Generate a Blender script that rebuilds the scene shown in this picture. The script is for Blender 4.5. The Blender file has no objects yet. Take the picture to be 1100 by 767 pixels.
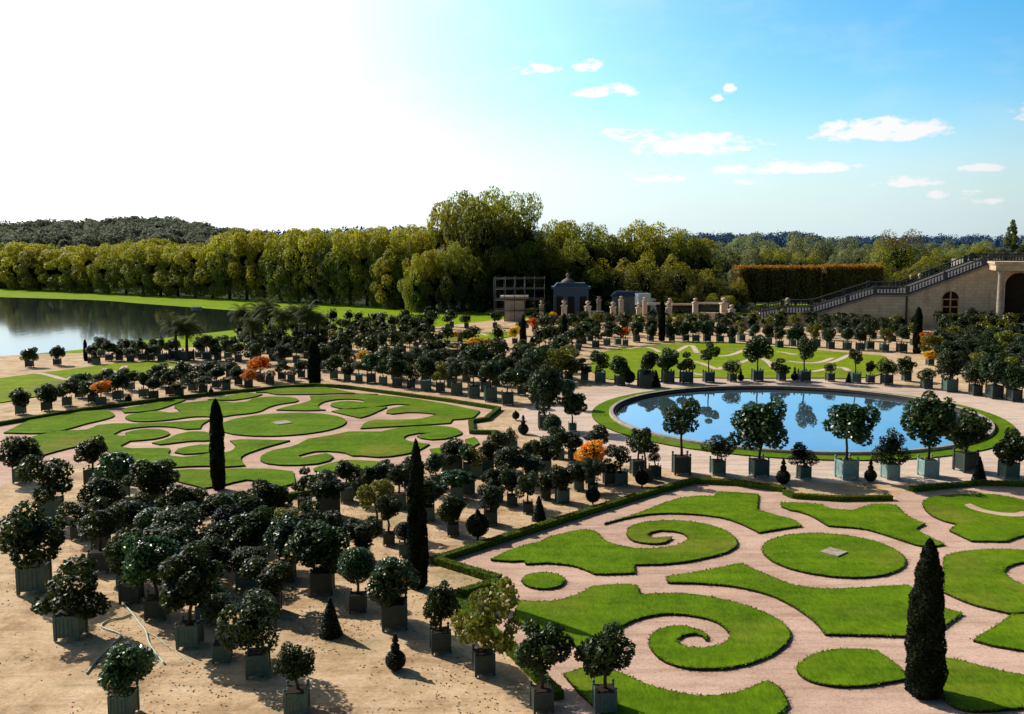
import bpy, bmesh, math, random
import numpy as np
from mathutils import Vector, Matrix
from mathutils.geometry import delaunay_2d_cdt

# ------------------------------------------------------------------ camera calibration
F = 1050.0; CX = 592.0; CY = 368.5; YH = 258.0; H = 15.0
PHI = math.atan((CY - YH) / F)
def ray(px, py):
    a = (px - CX) / F; v = -(py - CY) / F
    return (a, math.cos(PHI) + math.sin(PHI) * v, -math.sin(PHI) + math.cos(PHI) * v)
def U(px, py, z=0.0):
    r = ray(px, py); t = (z - H) / r[2]
    return (r[0] * t, r[1] * t)
def zat(py, Y):                      # height of a point seen at picture row py, Y metres ahead
    r = ray(CX, py); return H + Y * r[2] / r[1]
def xat(px, py, Y):
    r = ray(px, py); return r[0] / r[1] * Y
def pxm(Y): return Y / F             # metres per pixel at Y

SUN_DIR = Vector((-0.80, 0.60, 0)).normalized()
SUN_EL = math.radians(34.5)
S3 = Vector((SUN_DIR.x * math.cos(SUN_EL), SUN_DIR.y * math.cos(SUN_EL), math.sin(SUN_EL)))

sc = bpy.context.scene
col = sc.collection
rng = np.random.default_rng(7)
random.seed(11)

# ------------------------------------------------------------------ object helpers
def link(name, me, mat=None, parent=None):
    o = bpy.data.objects.new(name, me); col.objects.link(o)
    if mat is not None:
        for m in (mat if isinstance(mat, (list, tuple)) else [mat]):
            if len(me.materials) < len(mat if isinstance(mat, (list, tuple)) else [mat]): me.materials.append(m)
    if parent: o.parent = parent
    return o
def tag(o, label, cat, group=None, kind=None):
    if label: o['label'] = label
    if cat: o['category'] = cat
    if group: o['group'] = group
    if kind: o['kind'] = kind
    return o
def empty(name, loc, rz=0.0, label=None, cat=None, group=None):
    o = bpy.data.objects.new(name, None); col.objects.link(o)
    o.empty_display_size = 0.3
    o.location = loc; o.rotation_euler = (0, 0, rz)
    return tag(o, label, cat, group)
def struct(o): o['kind'] = 'structure'; return o
def mesh_from_bm(name, bm, smooth=False):
    me = bpy.data.meshes.new(name); bm.to_mesh(me); bm.free()
    if smooth:
        for p in me.polygons: p.use_smooth = True
    return me
def box(bm, c, s, rz=0.0, mi=0, taper=1.0):
    x, y, z = s[0] / 2, s[1] / 2, s[2] / 2
    vs = []
    for k in (-1, 1):
        t = taper if k > 0 else 1.0
        for (a, b) in ((-1, -1), (1, -1), (1, 1), (-1, 1)):
            p = Vector((a * x * t, b * y * t, k * z))
            if rz: p.rotate(Matrix.Rotation(rz, 3, 'Z'))
            vs.append(bm.verts.new(p + Vector(c)))
    for f in ((3, 2, 1, 0), (4, 5, 6, 7), (0, 1, 5, 4), (1, 2, 6, 5), (2, 3, 7, 6), (3, 0, 4, 7)):
        bm.faces.new([vs[i] for i in f]).material_index = mi
def lathe(bm, prof, c=(0, 0, 0), n=14, mi=0, sm=True):
    rings = []
    for (r, z) in prof:
        rings.append([bm.verts.new((c[0] + r * math.cos(2 * math.pi * i / n), c[1] + r * math.sin(2 * math.pi * i / n), c[2] + z)) for i in range(n)])
    for a, b in zip(rings[:-1], rings[1:]):
        for i in range(n):
            f = bm.faces.new((a[i], a[(i + 1) % n], b[(i + 1) % n], b[i])); f.smooth = sm; f.material_index = mi
    try:
        bm.faces.new(rings[-1]).material_index = mi; bm.faces.new(rings[0][::-1]).material_index = mi
    except Exception: pass
def tube(bm, pts, rads, n=8, mi=0):
    rings = []
    P = [Vector(p) for p in pts]
    for i, p in enumerate(P):
        d = (P[min(i + 1, len(P) - 1)] - P[max(i - 1, 0)]).normalized()
        a = d.orthogonal().normalized() if abs(d.z) < 0.9 else Vector((1, 0, 0)) - d * d.x
        a.normalize(); b = d.cross(a)
        r = rads[i] if isinstance(rads, (list, tuple)) else rads
        rings.append([bm.verts.new(p + a * r * math.cos(2 * math.pi * k / n) + b * r * math.sin(2 * math.pi * k / n)) for k in range(n)])
    for a, b in zip(rings[:-1], rings[1:]):
        for i in range(n):
            f = bm.faces.new((a[i], a[(i + 1) % n], b[(i + 1) % n], b[i])); f.smooth = True; f.material_index = mi
    bm.faces.new(rings[-1]).material_index = mi; bm.faces.new(rings[0][::-1]).material_index = mi

# ------------------------------------------------------------------ materials
def mat(name):
    m = bpy.data.materials.new(name); m.use_nodes = True
    nt = m.node_tree; nt.nodes.clear()
    out = nt.nodes.new('ShaderNodeOutputMaterial')
    return m, nt, out
def N(nt, t, **kw):
    n = nt.nodes.new(t)
    for k, v in kw.items():
        if k.startswith('i_'):
            n.inputs[k[2:].replace('_', ' ')].default_value = v
        else: setattr(n, k, v)
    return n
def ramp(nt, stops, fac):
    r = nt.nodes.new('ShaderNodeValToRGB')
    el = r.color_ramp.elements
    while len(el) < len(stops): el.new(0.5)
    for e, (p, c) in zip(el, stops): e.position = p; e.color = (*c, 1)
    nt.links.new(fac, r.inputs[0]); return r.outputs[0]
def noise(nt, vec, scale, detail=4, rough=0.6):
    n = N(nt, 'ShaderNodeTexNoise'); n.inputs['Scale'].default_value = scale
    n.inputs['Detail'].default_value = detail; n.inputs['Roughness'].default_value = rough
    nt.links.new(vec, n.inputs['Vector']); return n.outputs['Fac']
def mixc(nt, a, b, fac, mode='MIX'):
    m = N(nt, 'ShaderNodeMix', data_type='RGBA', blend_type=mode)
    for s, v in ((m.inputs[6], a), (m.inputs[7], b), (m.inputs[0], fac)):
        if isinstance(v, (int, float)): s.default_value = v
        elif isinstance(v, tuple): s.default_value = (*v, 1) if len(v) == 3 else v
        else: nt.links.new(v, s)
    return m.outputs[2]
def mth(nt, op, a, b=None, clamp=False):
    m = N(nt, 'ShaderNodeMath', operation=op, use_clamp=clamp)
    for s, v in ((m.inputs[0], a), (m.inputs[1], b)):
        if v is None: continue
        if isinstance(v, (int, float)): s.default_value = v
        else: nt.links.new(v, s)
    return m.outputs[0]
def surf(nt, out, color, rough=0.9, spec=0.3, bump=None, bstr=0.4, bdist=0.02):
    p = N(nt, 'ShaderNodeBsdfPrincipled')
    if isinstance(color, tuple): p.inputs['Base Color'].default_value = (*color, 1)
    else: nt.links.new(color, p.inputs['Base Color'])
    p.inputs['Roughness'].default_value = rough
    p.inputs['Specular IOR Level'].default_value = spec
    if bump is not None:
        b = N(nt, 'ShaderNodeBump'); b.inputs['Strength'].default_value = bstr; b.inputs['Distance'].default_value = bdist
        nt.links.new(bump, b.inputs['Height']); nt.links.new(b.outputs[0], p.inputs['Normal'])
    nt.links.new(p.outputs[0], out.inputs[0]); return p
def opos(nt): return N(nt, 'ShaderNodeTexCoord').outputs['Object']
def gpos(nt): return N(nt, 'ShaderNodeNewGeometry').outputs['Position']

def gravel_mat(name, c1, c2, c3):
    m, nt, out = mat(name); v = gpos(nt)
    big = noise(nt, v, 0.09, 5, 0.65); mid = noise(nt, v, 0.9, 6, 0.7); fine = noise(nt, v, 9, 4, 0.8)
    a = ramp(nt, [(0.3, c1), (0.55, c2), (0.75, c3)], mid)
    b = mixc(nt, a, ramp(nt, [(0.35, tuple(x * .78 for x in c1)), (0.65, c3)], big), 0.45)
    c = mixc(nt, b, ramp(nt, [(0.25, (.45, .42, .4)), (0.5, (1, 1, 1)), (0.8, (1.25, 1.22, 1.2))], fine), 0.85, 'MULTIPLY')
    mp = N(nt, 'ShaderNodeMapping'); mp.inputs['Rotation'].default_value = (0, 0, .75); mp.inputs['Scale'].default_value = (.16, 1.5, 1); nt.links.new(v, mp.inputs[0])
    trk = noise(nt, mp.outputs[0], 1.0, 4, .7); spk = noise(nt, v, 2.6, 6, .85)
    c = mixc(nt, c, ramp(nt, [(.36, (.74, .71, .68)), (.5, (1, 1, 1)), (.66, (1.1, 1.09, 1.07))], trk), .8, 'MULTIPLY')
    c = mixc(nt, c, ramp(nt, [(.30, (.55, .5, .45)), (.42, (1, 1, 1))], spk), .8, 'MULTIPLY')
    surf(nt, out, c, 0.95, 0.1, fine, 0.5, 0.03); return m
def scrub_gravel():
    # sandy gravel with dry weedy patches and litter, as between the tubs
    m, nt, out = mat('sandy_gravel'); v = gpos(nt)
    mid = noise(nt, v, 0.55, 7, 0.72); fine = noise(nt, v, 6, 5, 0.8); patch = noise(nt, v, 0.16, 4, 0.6)
    a = ramp(nt, [(0.28, (.34, .215, .115)), (0.5, (.68, .475, .285)), (0.72, (.82, .62, .41))], mid)
    weed = ramp(nt, [(0.3, (.16, .15, .05)), (0.7, (.36, .28, .11))], fine)
    wf = mth(nt, 'MULTIPLY', ramp(nt, [(0.54, (0, 0, 0)), (0.66, (1, 1, 1))], patch), ramp(nt, [(0.4, (0, 0, 0)), (0.6, (1, 1, 1))], mid))
    b = mixc(nt, a, weed, mth(nt, 'MULTIPLY', wf, 0.8))
    c = mixc(nt, b, ramp(nt, [(0.25, (.42, .40, .37)), (0.5, (1, 1, 1)), (0.8, (1.22, 1.2, 1.18))], fine), 0.85, 'MULTIPLY')
    mp = N(nt, 'ShaderNodeMapping'); mp.inputs['Rotation'].default_value = (0, 0, .75); mp.inputs['Scale'].default_value = (.16, 1.5, 1); nt.links.new(v, mp.inputs[0])
    trk = noise(nt, mp.outputs[0], 1.0, 4, .7); spk = noise(nt, v, 2.6, 6, .85)
    c = mixc(nt, c, ramp(nt, [(.36, (.74, .71, .68)), (.5, (1, 1, 1)), (.66, (1.1, 1.09, 1.07))], trk), .8, 'MULTIPLY')
    c = mixc(nt, c, ramp(nt, [(.30, (.55, .5, .45)), (.42, (1, 1, 1))], spk), .8, 'MULTIPLY')
    surf(nt, out, c, 0.95, 0.1, fine, 0.6, 0.04); return m
def grass_mat(name, dark, mid_, light, dry=(.16, .15, .04), s=1.0):
    m, nt, out = mat(name); v = gpos(nt)
    mp = N(nt, 'ShaderNodeMapping'); mp.inputs['Scale'].default_value = (1.0, 0.35, 1.0); mp.inputs['Rotation'].default_value = (0, 0, 0.5)
    nt.links.new(v, mp.inputs[0])
    st = noise(nt, mp.outputs[0], 7 * s, 5, 0.8); big = noise(nt, v, 0.35 * s, 5, 0.65); pt = noise(nt, v, 0.12 * s, 3, 0.6)
    a = ramp(nt, [(0.25, dark), (0.5, mid_), (0.78, light)], st)
    b = mixc(nt, a, ramp(nt, [(0.3, dark), (0.7, light)], big), 0.4)
    c = mixc(nt, b, dry, mth(nt, 'MULTIPLY', ramp(nt, [(0.52, (0, 0, 0)), (0.70, (1, 1, 1))], pt), 0.6))
    mot = noise(nt, v, 1.6 * s, 6, .8); c = mixc(nt, c, ramp(nt, [(.3, (.55, .62, .5)), (.5, (1, 1, 1)), (.7, (1.3, 1.2, 1.1))], mot), .8, 'MULTIPLY')
    wp = N(nt, 'ShaderNodeMapping'); wp.inputs['Rotation'].default_value = (0, 0, .82); wp.inputs['Scale'].default_value = (.05, .9, 1); nt.links.new(v, wp.inputs[0])
    c = mixc(nt, c, ramp(nt, [(.4, (.82, .86, .8)), (.6, (1.12, 1.08, 1.05))], noise(nt, wp.outputs[0], 1.0, 2, .5)), .8, 'MULTIPLY')
    surf(nt, out, c, 0.95, 0.04, st, 0.9, 0.05); return m
def leaf_mat(name, stops, trans, tfac=0.3, rough=0.42, spec=0.45, hue=0.03, val=0.35):
    m, nt, out = mat(name)
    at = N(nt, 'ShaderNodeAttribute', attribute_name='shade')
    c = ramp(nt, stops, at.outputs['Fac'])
    oi = N(nt, 'ShaderNodeObjectInfo')
    hs = N(nt, 'ShaderNodeHueSaturation')
    nt.links.new(mth(nt, 'ADD', mth(nt, 'MULTIPLY', oi.outputs['Random'], 2 * hue), 0.5 - hue), hs.inputs['Hue'])
    nt.links.new(mth(nt, 'ADD', mth(nt, 'MULTIPLY', oi.outputs['Random'], 2 * val), 1 - val), hs.inputs['Value'])
    nt.links.new(c, hs.inputs['Color'])
    p = N(nt, 'ShaderNodeBsdfPrincipled'); p.inputs['Roughness'].default_value = rough; p.inputs['Specular IOR Level'].default_value = spec
    nt.links.new(hs.outputs[0], p.inputs['Base Color'])
    t = N(nt, 'ShaderNodeBsdfTranslucent')
    nt.links.new(mixc(nt, hs.outputs[0], trans, 0.5), t.inputs['Color'])
    ms = N(nt, 'ShaderNodeMixShader'); ms.inputs[0].default_value = tfac
    nt.links.new(p.outputs[0], ms.inputs[1]); nt.links.new(t.outputs[0], ms.inputs[2]); nt.links.new(ms.outputs[0], out.inputs[0])
    return m
def plain_mat(name, c, rough=0.8, spec=0.3, var=0.35, scale=3.0):
    m, nt, out = mat(name); v = opos(nt)
    n = noise(nt, v, scale, 6, 0.7)
    cc = ramp(nt, [(0.25, tuple(x * (1 - var) for x in c)), (0.75, tuple(min(1, x * (1 + var)) for x in c))], n)
    surf(nt, out, cc, rough, spec, n, 0.25, 0.02); return m
def stone_mat(name, c, brick=True, bw=1.0, bh=0.5):
    m, nt, out = mat(name); v = opos(nt)
    sx = N(nt, 'ShaderNodeSeparateXYZ'); nt.links.new(v, sx.inputs[0])
    cb = N(nt, 'ShaderNodeCombineXYZ'); nt.links.new(mth(nt, 'ADD', sx.outputs[0], sx.outputs[1]), cb.inputs[0]); nt.links.new(sx.outputs[2], cb.inputs[1])
    br = N(nt, 'ShaderNodeTexBrick'); nt.links.new(cb.outputs[0], br.inputs['Vector'])
    br.inputs['Color1'].default_value = (*c, 1); br.inputs['Color2'].default_value = (*[x * .82 for x in c], 1)
    br.inputs['Mortar'].default_value = (*[x * .55 for x in c], 1); br.inputs['Scale'].default_value = 1
    br.inputs['Brick Width'].default_value = bw; br.inputs['Row Height'].default_value = bh; br.inputs['Mortar Size'].default_value = 0.018
    st = N(nt, 'ShaderNodeMapping'); st.inputs['Scale'].default_value = (0.5, 0.5, 0.12); nt.links.new(v, st.inputs[0])
    stain = noise(nt, st.outputs[0], 1.1, 6, 0.7); fine = noise(nt, v, 2.5, 6, 0.75)
    base = br.outputs['Color'] if brick else ramp(nt, [(0.3, tuple(x * .75 for x in c)), (0.7, c)], fine)
    a = mixc(nt, base, ramp(nt, [(0.3, (.50, .46, .42)), (0.5, (.95, .93, .9)), (0.7, (1.1, 1.0, .88))], stain), 0.7, 'MULTIPLY')
    b = mixc(nt, a, ramp(nt, [(0.3, (.7, .68, .66)), (0.6, (1.05, 1.05, 1.05))], fine), 0.6, 'MULTIPLY')
    surf(nt, out, b, 0.9, 0.2, fine, 0.4, 0.03); return m

M = {}
M['gravel'] = scrub_gravel()
M['path'] = gravel_mat('pink_path_gravel', (.55, .345, .25), (.71, .475, .36), (.80, .57, .45))
M['ringpath'] = gravel_mat('pale_path_gravel', (.62, .45, .34), (.76, .58, .46), (.84, .68, .56))
M['lawn'] = grass_mat('lawn_turf', (.045, .095, .002), (.118, .225, .004), (.20, .33, .010), dry=(.25, .21, .04))
M['meadow'] = grass_mat('meadow_grass', (.15, .24, .003), (.23, .35, .005), (.31, .42, .010), dry=(.24, .32, .02), s=0.35)
M['farlawn'] = grass_mat('far_lawn_turf', (.13, .20, .005), (.22, .31, .008), (.30, .385, .015), dry=(.2, .17, .07), s=0.7)
M['floor'] = plain_mat('painted_forest_shade', (.035, .040, .012), .95, .05, .5, .3)
M['soil'] = plain_mat('dark_soil', (.035, .024, .016), 0.95, 0.1)
M['wood'] = plain_mat('painted_tub_wood', (.065, .115, .095), 0.6, 0.3, 0.3, 4.0)
M['wood_dark'] = plain_mat('dark_tub_wood', (.034, .050, .042), 0.6, 0.3, 0.3, 4.0)
M['wood_pale'] = plain_mat('pale_tub_wood', (.24, .36, .33), 0.6, 0.3, 0.25, 4.0)
M['bark'] = plain_mat('bark', (.055, .042, .03), 0.95, 0.1, 0.5, 6.0)
M['stone'] = stone_mat('pale_stone', (.52, .44, .34), False)
M['gatestone'] = stone_mat('gate_pillar_stone', (.80, .64, .48), False)
M['wallstone'] = stone_mat('wall_stone', (.68, .52, .35), True, 1.3, 0.55)
M['greystone'] = stone_mat('weathered_stone', (.30, .265, .225), False)
M['shadestone'] = stone_mat('shaded_pond_stone', (.05, .045, .04), False)  # shade on the rim's inner wall, painted as a dark stone colour
M['balu'] = stone_mat('dark_balustrade_stone', (.095, .09, .09), False)  # dark grey stone shared by balusters and steps
M['cop'] = stone_mat('pond_coping_stone', (.50, .43, .38), False)
M['iron'] = plain_mat('dark_iron', (.02, .022, .025), 0.5, 0.5)
M['steel'] = plain_mat('scaffold_steel', (.05, .055, .065), 0.6, 0.2)
M['door'] = plain_mat('brown_door', (.55, .28, .10), 0.7, 0.3)
M['dark'] = plain_mat('dark_recess', (.03, .022, .016), 0.9, 0.1)
M['bluesheet'] = plain_mat('blue_grey_sheet', (.055, .085, .13), 0.6, 0.4)
M['whitepaint'] = plain_mat('white_paint', (.75, .76, .78), 0.5, 0.4, 0.08)
M['glass'] = plain_mat('dark_glass', (.02, .03, .04), 0.1, 0.6)
M['hose'] = plain_mat('pale_green_hose', (.42, .50, .38), 0.5, 0.4, 0.15)
M['rubber'] = plain_mat('rubber', (.02, .02, .02), 0.7, 0.3)
G3 = lambda a, b, c: [(0.0, a), (0.5, b), (1.0, c)]
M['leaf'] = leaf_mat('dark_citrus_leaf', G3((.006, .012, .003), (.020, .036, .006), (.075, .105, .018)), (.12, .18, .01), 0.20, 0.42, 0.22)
M['leaf_grey'] = leaf_mat('greyish_leaf', G3((.010, .016, .007), (.034, .048, .018), (.11, .13, .060)), (.10, .14, .02), 0.2, 0.5, 0.22)
M['leaf_yg'] = leaf_mat('yellow_green_leaf', G3((.05, .065, .006), (.14, .155, .014), (.28, .27, .03)), (.40, .36, .02), 0.38, 0.4, 0.4)
M['leaf_fresh'] = leaf_mat('fresh_green_leaf', G3((.008, .022, .004), (.022, .060, .010), (.06, .13, .02)), (.10, .22, .02), 0.24, 0.35, 0.5)
M['fl_orange'] = leaf_mat('orange_petals', G3((.6, .09, .004), (.9, .20, .007), (.95, .34, .016)), (.95, .26, .01), 0.4, 0.6, 0.2)
M['fl_yellow'] = leaf_mat('yellow_petals', G3((.6, .30, .006), (.9, .48, .012), (.95, .62, .03)), (.95, .55, .01), 0.4, 0.6, 0.2)
M['box'] = leaf_mat('boxwood_leaf', G3((.045, .075, .006), (.115, .17, .010), (.22, .28, .02)), (.25, .32, .02), 0.25, 0.6, 0.12, 0.01, 0.12)
M['topi'] = leaf_mat('clipped_yew_leaf', G3((.004, .009, .004), (.010, .021, .008), (.022, .042, .014)), (.02, .05, .01), 0.1, 0.5, 0.3)
M['cyp'] = leaf_mat('cypress_leaf', G3((.003, .006, .002), (.009, .016, .004), (.034, .046, .012)), (.02, .04, .01), 0.1, 0.7, 0.1)
M['plane'] = leaf_mat('plane_tree_leaf', G3((.036, .050, .010), (.115, .145, .020), (.26, .275, .03)), (.6, .6, .03), 0.45, 0.5, 0.3, 0.025, 0.25)
M['planeY'] = leaf_mat('autumn_and_sunlit_plane_leaf', G3((.04, .042, .006), (.17, .175, .014), (.36, .33, .025)), (.75, .66, .03), 0.48, 0.5, 0.3, 0.02, 0.2)  # yellowing trees, and the painted sunlit tops of other crowns
M['darktree'] = leaf_mat('dark_tree_leaf', G3((.022, .032, .011), (.065, .084, .020), (.155, .17, .03)), (.40, .40, .03), 0.4, 0.5, 0.3, 0.03, 0.3)
M['paletree'] = leaf_mat('hazy_tree_leaf', G3((.09, .115, .06), (.19, .22, .10), (.31, .33, .14)), (.45, .46, .14), 0.45, 0.6, 0.2, 0.03, 0.25)  # distance haze painted in as paler leaves
M['redtree'] = leaf_mat('russet_tree_leaf', G3((.04, .03, .008), (.12, .085, .014), (.26, .17, .03)), (.45, .28, .03), 0.38, 0.5, 0.3, 0.02, 0.2)
M['orangetop'] = leaf_mat('orange_autumn_leaf', G3((.22, .08, .01), (.42, .17, .02), (.58, .28, .03)), (.6, .25, .02), 0.3, 0.6, 0.2)
M['woods'] = leaf_mat('far_woods_leaf', G3((.09, .12, .09), (.17, .20, .14), (.30, .31, .19)), (.26, .28, .14), 0.4, 0.7, 0.1, 0.02, 0.15)  # lightened leaf colour stands in for haze over the far hill
M['bluewoods'] = leaf_mat('haze_blue_hill_leaf', G3((.040, .075, .13), (.062, .115, .19), (.10, .16, .24)), (.05, .09, .12), 0.2, 0.8, 0.05, 0.01, 0.1)  # blue of distance haze painted into the leaf colour
M['palm'] = leaf_mat('palm_frond', G3((.012, .020, .005), (.036, .050, .012), (.10, .12, .03)), (.16, .18, .03), 0.3, 0.7, 0.1)
M['boxbody'] = plain_mat('boxwood_inside', (.055, .095, .008), .95, .05, .5, 9.0)
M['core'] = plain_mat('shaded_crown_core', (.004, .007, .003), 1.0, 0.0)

def water_mat(name, deep, refl, wave_scale, wave_str, rough):
    m, nt, out = mat(name); v = gpos(nt)
    mp = N(nt, 'ShaderNodeMapping'); mp.inputs['Scale'].default_value = (1, 0.4, 1); nt.links.new(v, mp.inputs[0])
    w = noise(nt, mp.outputs[0], wave_scale, 3, 0.5)
    b = N(nt, 'ShaderNodeBump'); b.inputs['Strength'].default_value = wave_str; b.inputs['Distance'].default_value = 0.02; nt.links.new(w, b.inputs['Height'])
    d = N(nt, 'ShaderNodeBsdfDiffuse'); d.inputs['Color'].default_value = (*deep, 1)
    g = N(nt, 'ShaderNodeBsdfGlossy'); g.inputs['Roughness'].default_value = rough; g.inputs['Color'].default_value = (.94, .97, 1, 1)
    nt.links.new(b.outputs[0], g.inputs['Normal'])
    lw = N(nt, 'ShaderNodeFresnel'); lw.inputs['IOR'].default_value = 1.33
    fac = mth(nt, 'ADD', mth(nt, 'MULTIPLY', lw.outputs[0], 0.55 if refl > .3 else .42), refl, True)
    ms = N(nt, 'ShaderNodeMixShader'); nt.links.new(fac, ms.inputs[0]); nt.links.new(d.outputs[0], ms.inputs[1]); nt.links.new(g.outputs[0], ms.inputs[2])
    nt.links.new(ms.outputs[0], out.inputs[0]); return m
M['pool'] = water_mat('pond_water', (.10, .17, .21), 0.52, 1.2, 0.05, 0.01)
M['lake'] = water_mat('lake_water', (.012, .018, .012), 0.12, 0.55, 0.35, 0.06)

# ------------------------------------------------------------------ world, sun, camera
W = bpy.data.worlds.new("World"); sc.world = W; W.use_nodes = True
nt = W.node_tree; nt.nodes.clear()
wo = nt.nodes.new('ShaderNodeOutputWorld'); bg = nt.nodes.new('ShaderNodeBackground')
sky = N(nt, 'ShaderNodeTexSky', sky_type='NISHITA', sun_disc=False)
sky.sun_elevation = SUN_EL; sky.sun_rotation = math.atan2(SUN_DIR.x, SUN_DIR.y)
sky.air_density = 1.0; sky.dust_density = 0.6; sky.ozone_density = 3.0; sky.altitude = 100
tc = N(nt, 'ShaderNodeTexCoord')
nv = N(nt, 'ShaderNodeVectorMath', operation='NORMALIZE'); nt.links.new(tc.outputs['Generated'], nv.inputs[0])
sp = N(nt, 'ShaderNodeSeparateXYZ'); nt.links.new(nv.outputs[0], sp.inputs[0])
az = mth(nt, 'ARCTAN2', sp.outputs[0], sp.outputs[1]); el = mth(nt, 'ARCSINE', sp.outputs[2])
cv = N(nt, 'ShaderNodeCombineXYZ'); nt.links.new(az, cv.inputs[0]); nt.links.new(mth(nt, 'MULTIPLY', el, 2.2), cv.inputs[1])
cn = noise(nt, cv.outputs[0], 42, 6, 0.62); cn2 = noise(nt, cv.outputs[0], 11, 5, 0.6)
clouds = [  # picture x, y, half width, half height, density
    (632, 72, 15, 9, 1), (637, 100, 21, 7, 1), (672, 97, 15, 8, 1), (783, 97, 7, 7, .9), (771, 105, 6, 5, .8), (575, 76, 20, 7, .55),
    (740, 158, 72, 13, .95), (672, 145, 34, 7, .6), (846, 182, 72, 8, 1), (948, 143, 66, 14, 1.25), (976, 196, 34, 6, .8), (1057, 182, 19, 5, 1),
    (1050, 214, 22, 7, .6), (800, 196, 14, 5, .5), (1010, 210, 12, 4, .5), (700, 192, 40, 5, .4), (1160, 120, 60, 12, 1)]
acc = None
for (x, y, hw, hh, den) in clouds:
    r = Vector(ray(x, y)).normalized(); a0 = math.atan2(r.x, r.y); e0 = math.asin(r.z)
    du = mth(nt, 'DIVIDE', mth(nt, 'SUBTRACT', az, a0), hw / F); dv = mth(nt, 'DIVIDE', mth(nt, 'SUBTRACT', el, e0), hh / F)
    dv = mth(nt, 'ADD', mth(nt, 'MULTIPLY', mth(nt, 'MINIMUM', dv, 0.0), 1.6), mth(nt, 'MAXIMUM', dv, 0.0))
    d = mth(nt, 'ADD', mth(nt, 'MULTIPLY', du, du), mth(nt, 'MULTIPLY', dv, dv))
    mm = mth(nt, 'MULTIPLY', mth(nt, 'SUBTRACT', 1.0, mth(nt, 'MULTIPLY', d, 0.8)), den)
    acc = mm if acc is None else mth(nt, 'MAXIMUM', acc, mm)
acc = mth(nt, 'MAXIMUM', acc, -1.0)
cm = mth(nt, 'ADD', acc, mth(nt, 'MULTIPLY', mth(nt, 'SUBTRACT', cn, 0.52), 4.2))
cmask = mth(nt, 'MULTIPLY', mth(nt, 'MULTIPLY', cm, 1.5, True), mth(nt, 'GREATER_THAN', sp.outputs[2], 0.0))
wisp = mth(nt, 'MULTIPLY', ramp(nt, [(0.5, (0, 0, 0)), (0.8, (1, 1, 1))], cn2), 0.16)
cmask = mth(nt, 'MAXIMUM', cmask, wisp)
# haze glowing around the sun, thickest low in the sky; zenith and sky opposite the sun are dimmed to deepen shadows
sdv = N(nt, 'ShaderNodeVectorMath', operation='DOT_PRODUCT'); nt.links.new(nv.outputs[0], sdv.inputs[0]); sdv.inputs[1].default_value = S3
dot = mth(nt, 'MAXIMUM', sdv.outputs['Value'], 0.0)
GL_A, GL_P = 32.0, 4.6
def sstep(x, a, b):
    m_ = N(nt, 'ShaderNodeMapRange', interpolation_type='SMOOTHSTEP'); nt.links.new(x, m_.inputs[0])
    m_.inputs[1].default_value = a; m_.inputs[2].default_value = b; m_.inputs[3].default_value = 0; m_.inputs[4].default_value = 1; return m_.outputs[0]
glow = mth(nt, 'MULTIPLY', mth(nt, 'POWER', dot, GL_P), GL_A)
hs = N(nt, 'ShaderNodeHueSaturation'); hs.inputs['Saturation'].default_value = 1.45; hs.inputs['Value'].default_value = 1.8; hs.inputs['Hue'].default_value = 0.49
nt.links.new(sky.outputs[0], hs.inputs['Color'])
hz = mth(nt, 'MULTIPLY', mth(nt, 'SUBTRACT', 1.0, sstep(el, 0.0, 0.15)), 0.85)
skyh = mixc(nt, hs.outputs[0], (6.6, 8.4, 9.2), hz)
skyc = mixc(nt, skyh, (9.6, 9.7, 9.8), cmask)
gl = N(nt, 'ShaderNodeMix', data_type='RGBA', blend_type='ADD'); gl.inputs[0].default_value = 1.0
nt.links.new(skyc, gl.inputs[6])
gc = N(nt, 'ShaderNodeCombineXYZ')
for i, k in enumerate((1.0, .98, .95)): nt.links.new(mth(nt, 'MULTIPLY', glow, k), gc.inputs[i])
nt.links.new(gc.outputs[0], gl.inputs[7])
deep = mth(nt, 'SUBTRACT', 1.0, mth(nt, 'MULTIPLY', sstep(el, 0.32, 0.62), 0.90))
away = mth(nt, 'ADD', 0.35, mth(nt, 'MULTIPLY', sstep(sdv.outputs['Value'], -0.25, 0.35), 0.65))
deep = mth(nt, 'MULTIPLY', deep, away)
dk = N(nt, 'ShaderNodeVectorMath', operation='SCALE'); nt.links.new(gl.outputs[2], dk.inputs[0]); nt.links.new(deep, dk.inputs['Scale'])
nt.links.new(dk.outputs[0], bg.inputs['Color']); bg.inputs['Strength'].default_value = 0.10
nt.links.new(bg.outputs[0], wo.inputs[0])

sl = bpy.data.lights.new('sun', 'SUN'); sl.energy = 5.0; sl.angle = math.radians(0.5); sl.color = (1.0, .93, .82)
so = bpy.data.objects.new('sun', sl); col.objects.link(so)
so.rotation_euler = S3.to_track_quat('Z', 'Y').to_euler(); so.location = S3 * 200

cd = bpy.data.cameras.new('camera'); cam = bpy.data.objects.new('camera', cd); col.objects.link(cam)
cd.sensor_fit = 'HORIZONTAL'; cd.sensor_width = 36; cd.lens = F / 1100 * 36
cd.shift_x = -(CX - 550) / 1100; cd.shift_y = -(383.5 - CY) / 1100
cam.location = (0, 0, H); cam.rotation_euler = (math.pi / 2 - PHI, 0, 0)
cd.clip_start = 0.5; cd.clip_end = 20000
sc.camera = cam
sc.view_settings.view_transform = 'Standard'; sc.view_settings.look = 'None'; sc.view_settings.exposure = 0; sc.view_settings.gamma = 1
sc.render.engine = 'CYCLES'

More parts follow.
